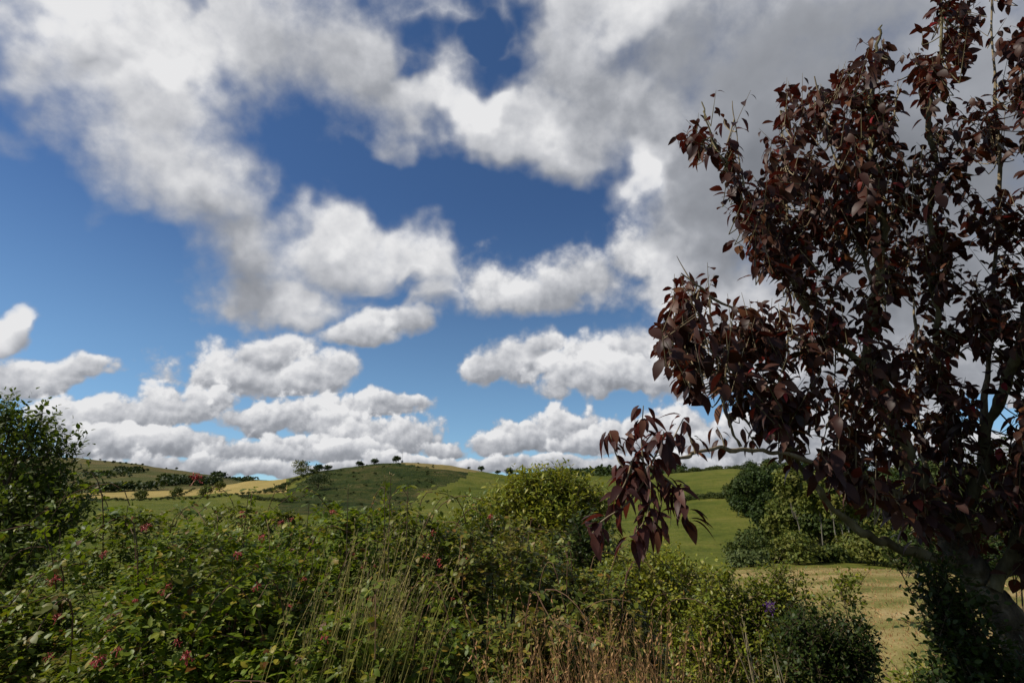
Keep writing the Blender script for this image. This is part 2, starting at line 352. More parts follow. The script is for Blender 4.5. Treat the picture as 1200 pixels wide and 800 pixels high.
# per direction (photo column): (horizontal distance m, photo row where that ground shows)
PROFILE = {
 -400: [(75, 700), (200, 630), (420, 590), (520, 583), (600, 579), (720, 575), (950, 560), (1300, 543), (1700, 537), (2400, 552), (6000, 562)],
 80:   [(75, 700), (200, 630), (420, 592), (520, 584), (600, 579), (720, 574), (950, 559), (1300, 542), (1700, 535), (2400, 552), (6000, 562)],
 160:  [(75, 700), (200, 630), (400, 592), (520, 582), (600, 577), (720, 570), (1000, 557), (1500, 542), (2000, 556), (6000, 564)],
 220:  [(75, 700), (200, 630), (400, 591), (520, 580), (600, 573), (740, 569), (1000, 562), (1400, 552), (2000, 566), (6000, 566)],
 262:  [(75, 700), (200, 630), (380, 590), (500, 578), (620, 569), (760, 569), (1100, 565), (1500, 558.5), (2000, 564), (6000, 564)],
 292:  [(75, 700), (180, 630), (340, 592), (480, 576), (640, 562.5), (800, 569), (1500, 567), (2200, 561.5), (6000, 566)],
 332:  [(75, 700), (170, 630), (290, 600), (420, 585), (500, 570), (560, 561), (700, 566), (1500, 570), (2500, 563), (6000, 566)],
 362:  [(75, 700), (170, 630), (290, 600), (400, 582), (480, 566), (550, 553), (680, 560), (1500, 570), (2500, 563), (6000, 566)],
 405:  [(75, 700), (170, 630), (290, 600), (380, 584), (470, 562), (550, 547), (700, 556), (1500, 570), (2500, 563), (6000, 566)],
 440:  [(75, 700), (170, 630), (290, 600), (380, 584), (470, 559), (560, 542.5), (700, 552), (1500, 570), (2500, 563), (6000, 566)],
 485:  [(75, 700), (170, 630), (290, 600), (380, 584), (470, 559), (570, 541), (700, 552), (1500, 570), (2500, 563), (6000, 566)],
 525:  [(75, 700), (170, 630), (280, 600), (380, 582), (470, 560), (570, 543.5), (700, 553), (1500, 570), (2500, 563), (6000, 566)],
 555:  [(75, 700), (170, 630), (280, 600), (380, 581), (470, 563), (560, 550), (700, 558), (1500, 570), (2500, 561), (6000, 566)],
 600:  [(75, 700), (170, 635), (280, 602), (380, 582), (470, 568), (560, 557.5), (700, 564), (1500, 566), (2500, 556), (6000, 562)],
 660:  [(75, 695), (170, 640), (280, 605), (400, 580), (520, 566), (640, 558), (900, 566), (1600, 560), (2700, 549), (4000, 556), (6000, 562)],
 730:  [(75, 690), (170, 640), (280, 605), (400, 580), (520, 564), (620, 556), (900, 564), (1600, 560), (2700, 548.5), (4000, 556), (6000, 562)],
 800:  [(40, 770), (75, 676), (150, 645), (250, 608), (330, 585), (420, 565), (520, 553), (700, 556), (1600, 562), (2700, 551), (6000, 562)],
 860:  [(40, 750), (75, 672), (150, 642), (250, 606), (330, 583), (430, 561), (520, 549), (700, 552), (1600, 562), (2700, 556), (6000, 562)],
 930:  [(40, 745), (75, 670), (150, 642), (250, 606), (330, 584), (430, 564), (520, 556), (700, 562), (1600, 564), (6000, 564)],
 1050: [(40, 745), (75, 670), (150, 642), (250, 608), (330, 588), (430, 568), (560, 558), (800, 564), (1600, 564), (6000, 564)],
 1600: [(40, 745), (75, 672), (150, 645), (250, 610), (330, 590), (430, 570), (560, 560), (800, 566), (1600, 564), (6000, 564)],
}
def smooth1(a, axis, k):
    for _ in range(k):
        p = np.take(a, [0], axis); q = np.take(a, [-1], axis); b = np.concatenate([p, a, q], axis); n = a.shape[axis]
        a = 0.25*np.take(b, range(0, n), axis) + 0.5*a + 0.25*np.take(b, range(2, n+2), axis)
    return a
AZ = np.radians(np.concatenate([np.arange(-180, -56, 4.0), np.arange(-56, 56.01, 0.14), np.arange(60, 180.1, 4.0)]))
RR = np.concatenate([[0.02], np.geomspace(0.4, 30, 60)[:-1], np.geomspace(30, 2800, 250), [3200, 3800, 4600, 6000]])
def vnoise(x, y, seed):
    """smooth value noise, numpy"""
    r = np.random.default_rng(seed); tab = r.uniform(-1, 1, (64, 64)); xi = np.floor(x).astype(int); yi = np.floor(y).astype(int)
    fx = x-xi; fy = y-yi; fx = fx*fx*(3-2*fx); fy = fy*fy*(3-2*fy); g = lambda i, j: tab[(xi+i) % 64, (yi+j) % 64]
    return (g(0, 0)*(1-fx)+g(1, 0)*fx)*(1-fy) + (g(0, 1)*(1-fx)+g(1, 1)*fx)*fy
def land_heights():
    cols = sorted(PROFILE); ca = [math.radians(azel(c, 568)[0]) if c > -300 and c < 1500 else math.radians(-75 if c < 0 else 75) for c in cols]
    lr = np.log(RR+1); prof = []
    for c in cols:
        rs = [r for r, _ in NEAR]; hs = [h for _, h in NEAR]; cc = min(max(c, -40), 1240)
        for r, py in PROFILE[c]:
            hd = pdir(cc, py); hs.append(EYE + r*hd[2]/math.hypot(hd[0], hd[1])); rs.append(r)
        prof.append(np.interp(RR, rs, hs))
    prof = np.array(prof); prof = smooth1(prof, 1, 5)
    H = np.array([np.interp(AZ, ca, prof[:, j]) for j in range(len(RR))]).T
    n0 = len(np.arange(-180, -56, 4.0)); H[n0:-31] = smooth1(H[n0:-31], 0, 16)
    A, R = np.meshgrid(AZ, RR, indexing='ij'); X = R*np.sin(A); Y = R*np.cos(A)
    amp = np.clip((R-6)/60, 0, 1)
    H += amp*(0.5*vnoise(X/18, Y/18, 1) + 0.22*vnoise(X/6, Y/6, 2)) + np.clip((R-200)/600, 0, 1)*2.0*vnoise(X/70, Y/70, 3)
    H += 0.05*vnoise(X/0.9, Y/0.9, 4)*np.clip(R/3, 0, 1)
    return X, Y, H
LX, LY, LH = land_heights()
def ground_z(x, y):
    r = math.hypot(x, y); a = math.atan2(x, y)
    i = int(np.clip(np.searchsorted(AZ, a)-1, 0, len(AZ)-2)); j = int(np.clip(np.searchsorted(RR, r)-1, 0, len(RR)-2))
    u = (a-AZ[i])/(AZ[i+1]-AZ[i]); v = (r-RR[j])/(RR[j+1]-RR[j]); u = min(max(u, 0), 1); v = min(max(v, 0), 1)
    return float((LH[i, j]*(1-u)+LH[i+1, j]*u)*(1-v) + (LH[i, j+1]*(1-u)+LH[i+1, j+1]*u)*v)
def on_ground(px, r):
    """ground point in the direction of a photo column at horizontal distance r"""
    a = math.radians(azel(px, 568)[0]); x, y = r*math.sin(a), r*math.cos(a); return np.array([x, y, ground_z(x, y)])
def project(x, y, z):
    c, s = math.cos(PITCH), math.sin(PITCH); zz = z-EYE; f = c*y + s*zz; f = np.where(np.abs(f) < 1e-6, 1e-6, f)
    return 600+F*x/f, 400-F*(-s*y + c*zz)/f, f
def inpoly(px, py, poly):
    ins = np.zeros(px.shape, bool); n = len(poly)
    for i in range(n):
        (x0, y0), (x1, y1) = poly[i], poly[(i+1) % n]
        c = ((y0 > py) != (y1 > py)) & (px < (x1-x0)*(py-y0)/((y1-y0) or 1e-9)+x0); ins ^= c
    return ins
def build_land():
    na, nr = LX.shape
    V = np.stack([LX, LY, LH], -1).reshape(-1, 3)
    I = (np.arange(na)[:, None]*nr + np.arange(nr)[None])
    i1 = np.roll(I, -1, 0)                                   # the last fan closes on the first
    Q = np.stack([I[:, :-1], i1[:, :-1], i1[:, 1:], I[:, 1:]], -1)
    q = Q[:-1].reshape(-1, 4); c = V[q].mean(1); r = np.hypot(c[:, 0], c[:, 1])
    px, py, f = project(c[:, 0], c[:, 1], c[:, 2]); ok = f > 0
    wob = 3.0*vnoise(c[:, 0]/25, c[:, 1]/25, 9); 
    cls = np.full(len(q), 'pasture', object)
    cls[r < 29] = 'ground'
    cls[(r >= 29) & (r < 79+wob) & ok & (px > 800)] = 'stubble_field'
    cls[(r > 690)] = 'far_hill'
    cls[(r > np.interp(px, [225, 265, 290], [592, 640, 690])+wob*2) & (px < 300) & (r > 560)] = 'moor_hill'
    cls[(r > np.interp(px, [200, 262, 285], [520, 520, 452])+wob*2) & (r <= 690) & ok & (px < 336) & (cls != 'moor_hill') & (px > -900)] = 'hay_field'
    w2 = 5*vnoise(c[:, 0]/30, c[:, 1]/30, 5)+3*vnoise(c[:, 0]/9, c[:, 1]/9, 6)
    brk = inpoly(px+w2*1.2, py+w2*.5, [(338, 572), (372, 549), (420, 538), (470, 533), (505, 541), (545, 549), (552, 556), (535, 564), (512, 569), (497, 578), (488, 592), (470, 602), (330, 604), (330, 585)])
    cls[brk & ok & (r > 270) & (r < 640)] = 'bracken_hill'
    dry = inpoly(px+w2, py+w2*.3, [(456, 528), (565, 528), (564, 554), (545, 553), (520, 550), (498, 547), (474, 544)])
    cls[dry & ok & (r > 450) & (r < 700)] = 'dry_grass_hill'
    mats = {
     'ground': groundmat('ground soil', [(0.3, (0.02, 0.022, 0.008)), (0.55, (0.045, 0.05, 0.015)), (0.75, (0.09, 0.075, 0.035))], 0.8, 4, 20),
     'pasture': groundmat('pasture grass', [(0.38, (0.044, 0.060, 0.009)), (0.48, (0.080, 0.094, 0.015)), (0.58, (0.120, 0.118, 0.024)), (0.68, (0.15, 0.130, 0.036))], 0.014, 0.10, 0.7, 0.9, 0.8),
     'stubble_field': groundmat('stubble', [(0.34, (0.075, 0.090, 0.020)), (0.46, (0.16, 0.145, 0.045)), (0.56, (0.25, 0.195, 0.080)), (0.70, (0.34, 0.26, 0.13))], 0.12, 0.7, 6, 0.6, 0.15, (0.05, 0.13)),
     'hay_field': groundmat('hay field grass', [(0.32, (0.20, 0.17, 0.05)), (0.5, (0.29, 0.22, 0.075)), (0.68, (0.36, 0.27, 0.10))], 0.02, 0.1, 0.8, 0.3, 0.3),
     'moor_hill': groundmat('moor', [(0.38, (0.030, 0.044, 0.012)), (0.46, (0.062, 0.070, 0.020)), (0.54, (0.105, 0.088, 0.032)), (0.64, (0.14, 0.100, 0.045))], 0.006, 0.03, 0.3, 0.5, 1.5),
     'far_hill': groundmat('far fields', [(0.34, (0.03, 0.05, 0.02)), (0.5, (0.05, 0.075, 0.025)), (0.66, (0.09, 0.11, 0.04))], 0.003, 0.02, 0.2, 0.3, 1.0),
     'bracken_hill': groundmat('bracken', [(0.38, (0.012, 0.021, 0.005)), (0.47, (0.025, 0.038, 0.008)), (0.55, (0.050, 0.054, 0.014)), (0.63, (0.095, 0.070, 0.030))], 0.025, 0.12, 0.5, 1.0, 2.0),
     'dry_grass_hill': groundmat('dry hill grass', [(0.34, (0.10, 0.09, 0.03)), (0.5, (0.19, 0.15, 0.055)), (0.68, (0.26, 0.19, 0.08))], 0.03, 0.2, 1.0, 0.5, 0.6),
    }
    for name in mats:
        sel = q[cls == name]
        if not len(sel): continue
        u, inv = np.unique(sel, return_inverse=True)
        mb = MB(); mb.add(V[u], inv.reshape(-1, 4)); tag(mb.build(name, mats[name]), kind='structure')
# ---------------------------------------------------------------- plants
T_OVAL = [leaf_template(2, 0.70, 0.22, 0.15), leaf_template(2, 0.82, 0.12, 0.3), leaf_template(2, 0.64, 0.3, 0.05)]
T_NARR = [leaf_template(2, 0.36, 0.2, 0.2), leaf_template(2, 0.42, 0.12, 0.35), leaf_template(2, 0.3, 0.25, 0.1)]
T_LOW = [leaf_template(1, 0.7, 0.2, 0.2), leaf_template(1, 0.55, 0.3, 0.1)]
T_CLUMP = [leaf_template(1, 0.85, 0.25, 0.3, peak=0.5), leaf_template(1, 1.0, -0.2, 0.1, peak=0.5), leaf_template(1, 0.6, 0.3, 0.5, peak=0.45)]
M = {}
def materials():
    M['bramble'] = leafmat('bramble leaf', [(0, (0.043, 0.075, 0.0048)), (.35, (0.092, 0.138, 0.0082)), (.7, (0.144, 0.189, 0.0116)), (.86, (0.208, 0.225, 0.0155)), (.93, (0.291, 0.225, 0.0194)), (.96, (0.164, 0.072, 0.0106)), (1, (0.100, 0.032, 0.0068))], (0.254, 0.354, 0.0097), 0.3, 0.5, 0.28, (0.100, 0.081, 0.0068), 1.6)
    M['tangle'] = leafmat('bramble leaf tangled', [(0, (0.046, 0.068, 0.0070)), (.4, (0.099, 0.129, 0.0119)), (.7, (0.150, 0.166, 0.0166)), (.85, (0.214, 0.173, 0.0236)), (1, (0.214, 0.106, 0.0177))], (0.230, 0.271, 0.0177), 0.25, 0.5, 0.35, (0.140, 0.097, 0.0147), 2.0)
    M['willow'] = leafmat('willow leaf', [(0, (0.094, 0.125, 0.0092)), (.4, (0.164, 0.193, 0.0140)), (.8, (0.242, 0.244, 0.0200)), (1, (0.312, 0.271, 0.0308))], (0.407, 0.391, 0.0232), 0.3, 0.5, 0.3, (0.055, 0.090, 0.0092), 0.5)
    M['shrub'] = leafmat('shrub leaf', [(0, (0.070, 0.099, 0.0070)), (.4, (0.133, 0.167, 0.0116)), (.8, (0.199, 0.213, 0.0165)), (1, (0.265, 0.232, 0.0255))], (0.332, 0.339, 0.0192), 0.3, 0.45, 0.4, (0.051, 0.085, 0.0070), 1.2)
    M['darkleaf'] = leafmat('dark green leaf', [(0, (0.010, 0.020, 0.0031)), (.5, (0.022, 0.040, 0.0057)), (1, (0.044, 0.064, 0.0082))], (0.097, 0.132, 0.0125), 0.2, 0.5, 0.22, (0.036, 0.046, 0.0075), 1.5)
    M['apple'] = leafmat('apple leaf', [(0, (0.029, 0.051, 0.0064)), (.5, (0.060, 0.091, 0.0105)), (.9, (0.101, 0.134, 0.0161)), (1, (0.148, 0.152, 0.0242))], (0.197, 0.274, 0.0161), 0.28, 0.5, 0.2, (0.082, 0.084, 0.0145), 1.2)
    M['oak'] = leafmat('oak foliage', [(0, (0.012, 0.024, 0.0043)), (.5, (0.024, 0.044, 0.0067)), (1, (0.044, 0.066, 0.0098))], (0.079, 0.109, 0.0123), 0.15, 0.6, 0.2, (0.040, 0.052, 0.0080), 0.12)
    M['birch'] = leafmat('birch foliage', [(0, (0.051, 0.072, 0.0116)), (.5, (0.097, 0.118, 0.0182)), (1, (0.153, 0.156, 0.0282))], (0.204, 0.217, 0.0250), 0.22, 0.6, 0.2, (0.124, 0.109, 0.0207), 0.2)
    M['hawthorn'] = leafmat('hawthorn foliage', [(0, (0.021, 0.036, 0.0064)), (.5, (0.040, 0.059, 0.0094)), (1, (0.074, 0.084, 0.0143))], (0.134, 0.153, 0.0158), 0.15, 0.6, 0.2)
    M['grey_willow'] = leafmat('grey green foliage', [(0, (0.040, 0.060, 0.0155)), (.5, (0.070, 0.090, 0.0248)), (1, (0.100, 0.120, 0.0372))], (0.140, 0.160, 0.0372), 0.2, 0.6, 0.2)
    M['plum'] = leafmat('purple cherry leaf', [(0, (0.017, 0.007, 0.0055)), (.4, (0.035, 0.013, 0.0090)), (.75, (0.059, 0.023, 0.0138)), (.9, (0.091, 0.037, 0.0194)), (.97, (0.115, 0.045, 0.0138)), (.992, (0.181, 0.013, 0.0138)), (1, (0.211, 0.016, 0.0207))], (0.172, 0.014, 0.0083), 0.2, 0.48, 0.2, (0.058, 0.022, 0.0083), 2.0)
    M['plum_near'] = leafmat('purple cherry leaf near', [(0, (0.029, 0.011, 0.0093)), (.5, (0.060, 0.024, 0.0187)), (.85, (0.091, 0.032, 0.0249)), (1, (0.118, 0.049, 0.0234))], (0.236, 0.026, 0.0155), 0.3, 0.48, 0.22)
    M['bark'] = barkmat('cherry bark', [(0.34, (0.021, 0.016, 0.0098)), (0.5, (0.092, 0.074, 0.0381)), (0.60, (0.160, 0.135, 0.0677)), (0.75, (0.234, 0.203, 0.1353))], 14, 0.7)
    M['trunkbark'] = barkmat('old cherry bark', [(0.36, (0.012, 0.009, 0.007)), (0.48, (0.042, 0.032, 0.022)), (0.58, (0.095, 0.075, 0.050)), (0.70, (0.22, 0.185, 0.13))], 17, 1.0, (1, 1, 0.5))
    M['twig'] = barkmat('pale twig', [(0.3, (0.10, 0.075, 0.045)), (0.55, (0.22, 0.17, 0.10)), (0.8, (0.34, 0.29, 0.20))], 30, 0.3)
    M['brown'] = barkmat('brown stem', [(0.3, (0.035, 0.024, 0.015)), (0.6, (0.085, 0.060, 0.035)), (0.8, (0.13, 0.10, 0.06))], 20, 0.4)
    M['cane'] = barkmat('bramble cane', [(0.3, (0.06, 0.022, 0.018)), (0.55, (0.11, 0.06, 0.035)), (0.8, (0.16, 0.13, 0.06))], 12, 0.2)
    M['birchbark'] = barkmat('birch bark', [(0.3, (0.049, 0.042, 0.0315)), (0.5, (0.119, 0.105, 0.0805)), (0.75, (0.196, 0.178, 0.1400))], 3, 0.3)
    M['grass_stem'] = leafmat('tall grass stem', [(0, (0.138, 0.138, 0.0283)), (.4, (0.239, 0.229, 0.0491)), (.75, (0.348, 0.303, 0.0774)), (1, (0.477, 0.366, 0.1162))], (0.477, 0.458, 0.1032), 0.3, 0.55, 0.3)
    M['seed'] = leafmat('seed head', [(0, (0.130, 0.098, 0.0419)), (.5, (0.247, 0.189, 0.0837)), (1, (0.364, 0.280, 0.1435))], (0.390, 0.286, 0.1196), 0.3, 0.7, 0.2)
    M['drygrass'] = leafmat('dry grass', [(0, (0.183, 0.110, 0.0406)), (.3, (0.344, 0.194, 0.0763)), (.55, (0.430, 0.212, 0.1017)), (.8, (0.645, 0.387, 0.1696)), (1, (0.280, 0.258, 0.0593))], (0.730, 0.369, 0.1696), 0.3, 0.6, 0.3)
    M['greengrass'] = leafmat('green grass', [(0, (0.062, 0.094, 0.0138)), (.5, (0.112, 0.144, 0.0230)), (.8, (0.175, 0.175, 0.0460)), (1, (0.300, 0.237, 0.1035))], (0.250, 0.300, 0.0460), 0.3, 0.55, 0.3)
    M['flower'] = leafmat('honeysuckle flower', [(0, (0.30, 0.025, 0.030)), (.5, (0.42, 0.050, 0.050)), (.75, (0.50, 0.12, 0.10)), (.9, (0.60, 0.42, 0.28)), (1, (0.62, 0.52, 0.34))], (0.6, 0.12, 0.1), 0.25, 0.5, 0.3)
    M['yellow'] = leafmat('yellow flower', [(0, (0.55, 0.40, 0.06)), (1, (0.65, 0.5, 0.12))], (0.6, 0.5, 0.1), 0.25, 0.5, 0.3)
    M['purple'] = leafmat('purple flower', [(0, (0.070, 0.028, 0.1260)), (1, (0.154, 0.070, 0.2380))], (0.210, 0.070, 0.2800), 0.25, 0.6, 0.2)
    m, t, N, out = newmat('pale timber'); b = N.n('ShaderNodeBsdfPrincipled'); pos = N.n('ShaderNodeNewGeometry').outputs['Position']
    N.put(b.inputs['Base Color'], ramp(N, N.noise(pos, 3, 4), [(0.3, (0.38, 0.36, 0.32)), (0.7, (0.6, 0.58, 0.54))])); b.inputs['Roughness'].default_value = .8; t.links.new(b.outputs[0], out.inputs[0]); M['pale'] = m
# ---- trees far off: tapered trunk, limbs, crown of many leaf clumps spread through uneven lobes
def far_tree(name, base, h, w, label, cat='tree', group=None, mat='oak', bark='brown', n=900, clump=0.45, bare=0.25, lobes=7, seed=None, lean=0.0, flat=1.0):
    global RNG
    if seed is not None: RNG = np.random.default_rng(seed)
    base = np.asarray(base, float); root = thing(name, base, label, cat, group); tr = MB(); lv = MB()
    top = base + np.array([lean*h, 0, h*0.8])
    tp = spline([base-[0, 0, 0.1], base+[U(-.02, .02)*h, U(-.02, .02)*h, h*bare], base*.4+top*.6+[U(-.05, .05)*h, 0, 0], top], 8)
    tube(tr, tp, np.linspace(0.035*h, 0.006*h, 8)*(1 if bark != 'birchbark' else .26), 6)
    cs, rs = [], []
    for i in range(lobes):
        a = i/lobes*6.283+U(-.5, .5); f = U(0, 1)
        zc = h*(bare + (1-bare)*(0.14+0.66*f)*flat); rad = w*0.5*math.sqrt(max(0.05, 1-(1.4*f-0.4)**2))*U(0.45, 0.75)
        c = base + np.array([rad*math.cos(a)+lean*zc, rad*math.sin(a), zc]); cs.append(c); rs.append(w*U(0.20, 0.33))
        k = tp[min(7, max(1, int(8*(zc/h)*0.6)))]
        tube(tr, spline([k, (k*.5+c*.5)+[0, 0, -0.03*h], c], 5), np.linspace(0.012*h, 0.003*h, 5)*(1 if bark != 'birchbark' else .3), 5)
    cs.append(base+[lean*h, 0, h*(0.98)-w*0.22]); rs.append(w*0.24); cs = np.array(cs); rs = np.array(rs)
    wt = rs**2/np.sum(rs**2); li = RNG.choice(len(rs), n, p=wt); d = rdir(n); d[:, 2] = np.abs(d[:, 2])*np.where(RNG.random(n) < .75, 1, -1)
    rr = rs[li]*(0.35+0.65*np.sqrt(RNG.random(n)))*(1+0.28*np.sin(d[:, 0]*7+li)*np.cos(d[:, 1]*6+li*2)); P = cs[li] + d*rr[:, None]*np.array([1, 1, (h*(1-bare))/w*0.85 if h*(1-bare) < w else 1.0])
    P[:, 2] = np.maximum(P[:, 2], base[2]+h*bare*0.6)
    sz = clump*1.25*U(.6, 1.35, n)
    dv = nrm(d*0.6+rdir(n)+[0, 0, .1]); add_leaves(lv, P, dv, nrm(d+rdir(n)*0.7+[0, 0, .5]), sz, T_CLUMP[0]); 
    P2 = P + rdir(n)*sz[:, None]*0.6; add_leaves(lv, P2, rdir(n), nrm(d+rdir(n)*0.8+[0, 0, .4]), sz*.85, T_CLUMP[2])
    tr.build('trunk', M[bark], root); lv.build('crown', M[mat], root)
    return root
# ---- a mound of leafy shoots (bramble hedge)
BUSH = []
class Mound:
    def __init__(s, x, y, rx, ry, zt, p=3.0): s.x, s.y, s.rx, s.ry, s.p = x, y, rx, ry, p; s.zg = ground_z(x, y); s.zt = zt
    def h(s, x, y):
        q = np.hypot((x-s.x)/s.rx, (y-s.y)/s.ry); q = np.clip(q, 0, 1)
        return s.zg + (s.zt-s.zg)*(1-q**s.p)**0.6*(1+0.10*vnoise(np.asarray(x)*3.1+7, np.asarray(y)*3.1+s.x, 21))
    def nor(s, x, y):
        e = 0.05; return nrm(np.stack([-(s.h(x+e, y)-s.h(x-e, y))/(2*e), -(s.h(x, y+e)-s.h(x, y-e))/(2*e), np.ones_like(x)], -1))
def sight_hit(px, py, mounds):
    Y = 1.0
    while Y < 8:
        p = at(px, py, Y)
        for b in mounds:
            if math.hypot((p[0]-b.x)/b.rx, (p[1]-b.y)/b.ry) < 1 and p[2] < b.h(p[0], p[1]): return p, b
        Y += 0.02
    return None, None
def bramble(name, m, n, label, mat='bramble', leaf=0.048, k=5, group=None, cat='bush', reach=0.22, tri=True):
    root = thing(name, (m.x, m.y, m.zg), label, cat, group); lv, st = MB(), MB()
    for layer, (f, frac, lf) in enumerate(((1.0, 1.0, 1.0), (0.87, 0.5, 1.4))):
        nn = int(n*frac); q = np.sqrt(RNG.random(nn)); th = U(0, 6.283, nn); q = np.where(RNG.random(nn) < .45, U(.75, .995, nn), q)
        x = m.x+m.rx*f*q*np.cos(th); y = m.y+m.ry*f*q*np.sin(th); back = (x*m.x+y*m.y)/math.hypot(m.x, m.y)-math.hypot(m.x, m.y) > .35*m.ry; y = np.where(back & (RNG.random(nn) < .7), 2*m.y-y, y); z = m.h(x, y)
        z = np.where(layer, m.zg+(z-m.zg)*0.88, z); z = np.where(q > .8, m.zg+(z-m.zg)*U(.25, 1, nn)**.7, z)
        keep = vnoise(x*6.5+3, (y+z)*6.5, 44) > (-.42 if not layer else -9); x, y, z, q = x[keep], y[keep], z[keep], q[keep]; nn = len(x)      # deep gaps in the mass
        N_ = m.nor(x, y); d = nrm(N_*0.8+np.array([0, 0, .45])+RNG.normal(size=(nn, 3))*0.5)
        ln = reach*U(.5, 1.7, nn); P = np.stack([x, y, z], -1) - d*ln[:, None]*0.7
        twigs(lv, st if not layer else None, P, d, ln, k if not layer else 4, leaf*lf, T_LOW if layer else T_OVAL, droop=0.2, up=1.3, spread=1.0, bend=0.25, tri=tri, petiole=0.3, rad=0.0022, stemfrac=0.5)
    # long arching canes that stand above the mass
    for i in range(10):
        a = U(0, 6.28); q = U(0, .75); x0, y0 = m.x+m.rx*q*math.cos(a), m.y+m.ry*q*math.sin(a); b = np.array([x0, y0, m.h(np.array(x0), np.array(y0))-.35]); o = np.array([math.cos(a+U(-1, 1)), math.sin(a+U(-1, 1)), 0])*U(.2, .55)
        c = spline([b, b+o*.3+[0, 0, U(.35, .5)], b+o*.75+[0, 0, U(.40, .58)], b+o*1.2+[0, 0, U(.25, .5)]], 10)
        tube(st, c, np.linspace(.004, .0018, 10), 4, False)
        dirs = nrm(np.gradient(c, axis=0)); twigs(lv, None, c[2:], nrm(dirs[2:]+rdir(8)*.6), np.full(8, .06), 2, leaf*.85, T_OVAL, droop=.2, tri=tri, petiole=.3)
    # woody bases
    for i in range(10):
        a = U(0, 6.28); q = U(.0, .5); b = np.array([m.x+m.rx*q*math.cos(a)*.4, m.y+m.ry*q*math.sin(a)*.4, m.zg-.05]); e = np.array([m.x+m.rx*q*math.cos(a)*1.4, m.y+m.ry*q*math.sin(a)*1.4, m.zg+(m.zt-m.zg)*.8])
        tube(st, spline([b, b*.5+e*.5+[0, 0, .1], e], 6), np.linspace(.010, .005, 6), 5, False)
    lv.build('foliage', M[mat], root); st.build('stem', M['cane'], root)
    return root
def flower_cluster(parent, p, size=0.05, mat='flower', n=16):
    mb = MB(); d = nrm(rdir(n)+np.array([0, -.35, .55])); P = np.tile(p, (n, 1))+d*size*0.12
    for i in range(n):
        e = P[i]+d[i]*size*U(.6, 1.0); tube(mb, spline([P[i], (P[i]+e)/2+[0, 0, .006], e+[0, 0, -.004]], 4), [size*.035, size*.05, size*.07, size*.10], 5, False)
        s = nrm(np.cross(d[i], rdir(1)[0])); add_leaves(mb, np.stack([e, e]), np.stack([nrm(d[i]*.5+s), nrm(d[i]*.4-s)]), np.stack([d[i], d[i]]), size*.4, T_NARR[0])
    mb.build('flower_cluster', M[mat], parent)
# ---- shrub: stems from one root, side shoots all through the lobes of its crown
def shrub(name, base, lobes, label, mat='shrub', leaf=0.04, n=500, k=6, tm=T_OVAL, cat='shrub', group=None, reach=0.25, up=0.5, droop=0.0, bark='brown', nst=9, srad=0.012, spread=0.9, shell=0.45, tri=False, stemfrac=.6, trunk=None):
    base = np.asarray(base, float); root = thing(name, base, label, cat, group); lv, st = MB(), MB()
    C = np.array([l[:3] for l in lobes], float); R = np.array([l[3:6] if len(l) > 5 else (l[3],)*3 for l in lobes], float)
    wt = (R[:, 0]*R[:, 2]); wt = wt/wt.sum(); li = RNG.choice(len(C), n, p=wt); d = rdir(n)
    rr = (shell+(1-shell)*RNG.random(n)**.6)*(1+.25*np.sin(d[:, 0]*5+li)*np.cos(d[:, 2]*6+li)); P = C[li]+d*R[li]*rr[:, None]
    P[:, 2] = np.maximum(P[:, 2], base[2]+.02)
    dr = nrm(d*0.55+np.array([0, 0, up])+RNG.normal(size=(n, 3))*.35); ln = reach*U(.5, 1.5, n)
    twigs(lv, st, P-dr*ln[:, None]*.5, dr, ln, k, leaf, tm, droop=droop, spread=spread, bend=.1, tri=tri, rad=.0025*max(1, reach/.25), petiole=.15, stemfrac=stemfrac)
    for i in range(nst):
        j = RNG.integers(len(C)); e = C[j]+rdir(1)[0]*R[j]*.75; e[2] = max(e[2], C[j][2]); b = base+np.array([U(-.06, .06), U(-.06, .06), -.05])
        c = spline([b, b*.6+e*.4+np.array([U(-.08, .08), U(-.08, .08), .08*(e[2]-b[2])]), e], 10); r = srad*U(.6, 1)
        tube(st if trunk is None else trunk, c, np.linspace(r, r*.3, 10), 6, False)
        for t in (5, 6, 7, 8):
            q = c[t]; o = q+(rdir(1)[0]+[0, 0, .6])*R[j]*.5; tube(st, spline([q, (q+o)/2+[0, 0, .02], o], 5), np.linspace(r*.4, r*.15, 5), 4, False)
    lv.build('foliage', M[mat], root); st.build('stem', M[bark], root)
    return root
def blades(mb, P, top, w, n=6, bend=None):
    """grass blades: ribbons from P to top, bowed"""
    k = len(P); bend = np.zeros((k, 3)) if bend is None else bend
    t = np.linspace(0, 1, n); c = P[:, None]+(top-P)[:, None]*t[None, :, None]+bend[:, None]*(t*(1-t)*4)[None, :, None]
    s = nrm(np.cross(top-P, rdir(k)*.6+np.array([0, 1., 0])))*np.broadcast_to(w, (k,))[:, None]
    wp = (1-t**2.2*.85)[None, :, None]*.5
    v = np.stack([c-s[:, None]*wp, c+s[:, None]*wp], 2).reshape(-1, 3)
    o = (np.arange(k)*2*n)[:, None]; j = (np.arange(n-1)*2)[None]
    mb.add(v, np.stack([o+j, o+j+1, o+j+3, o+j+2], -1).reshape(-1, 4)); return c
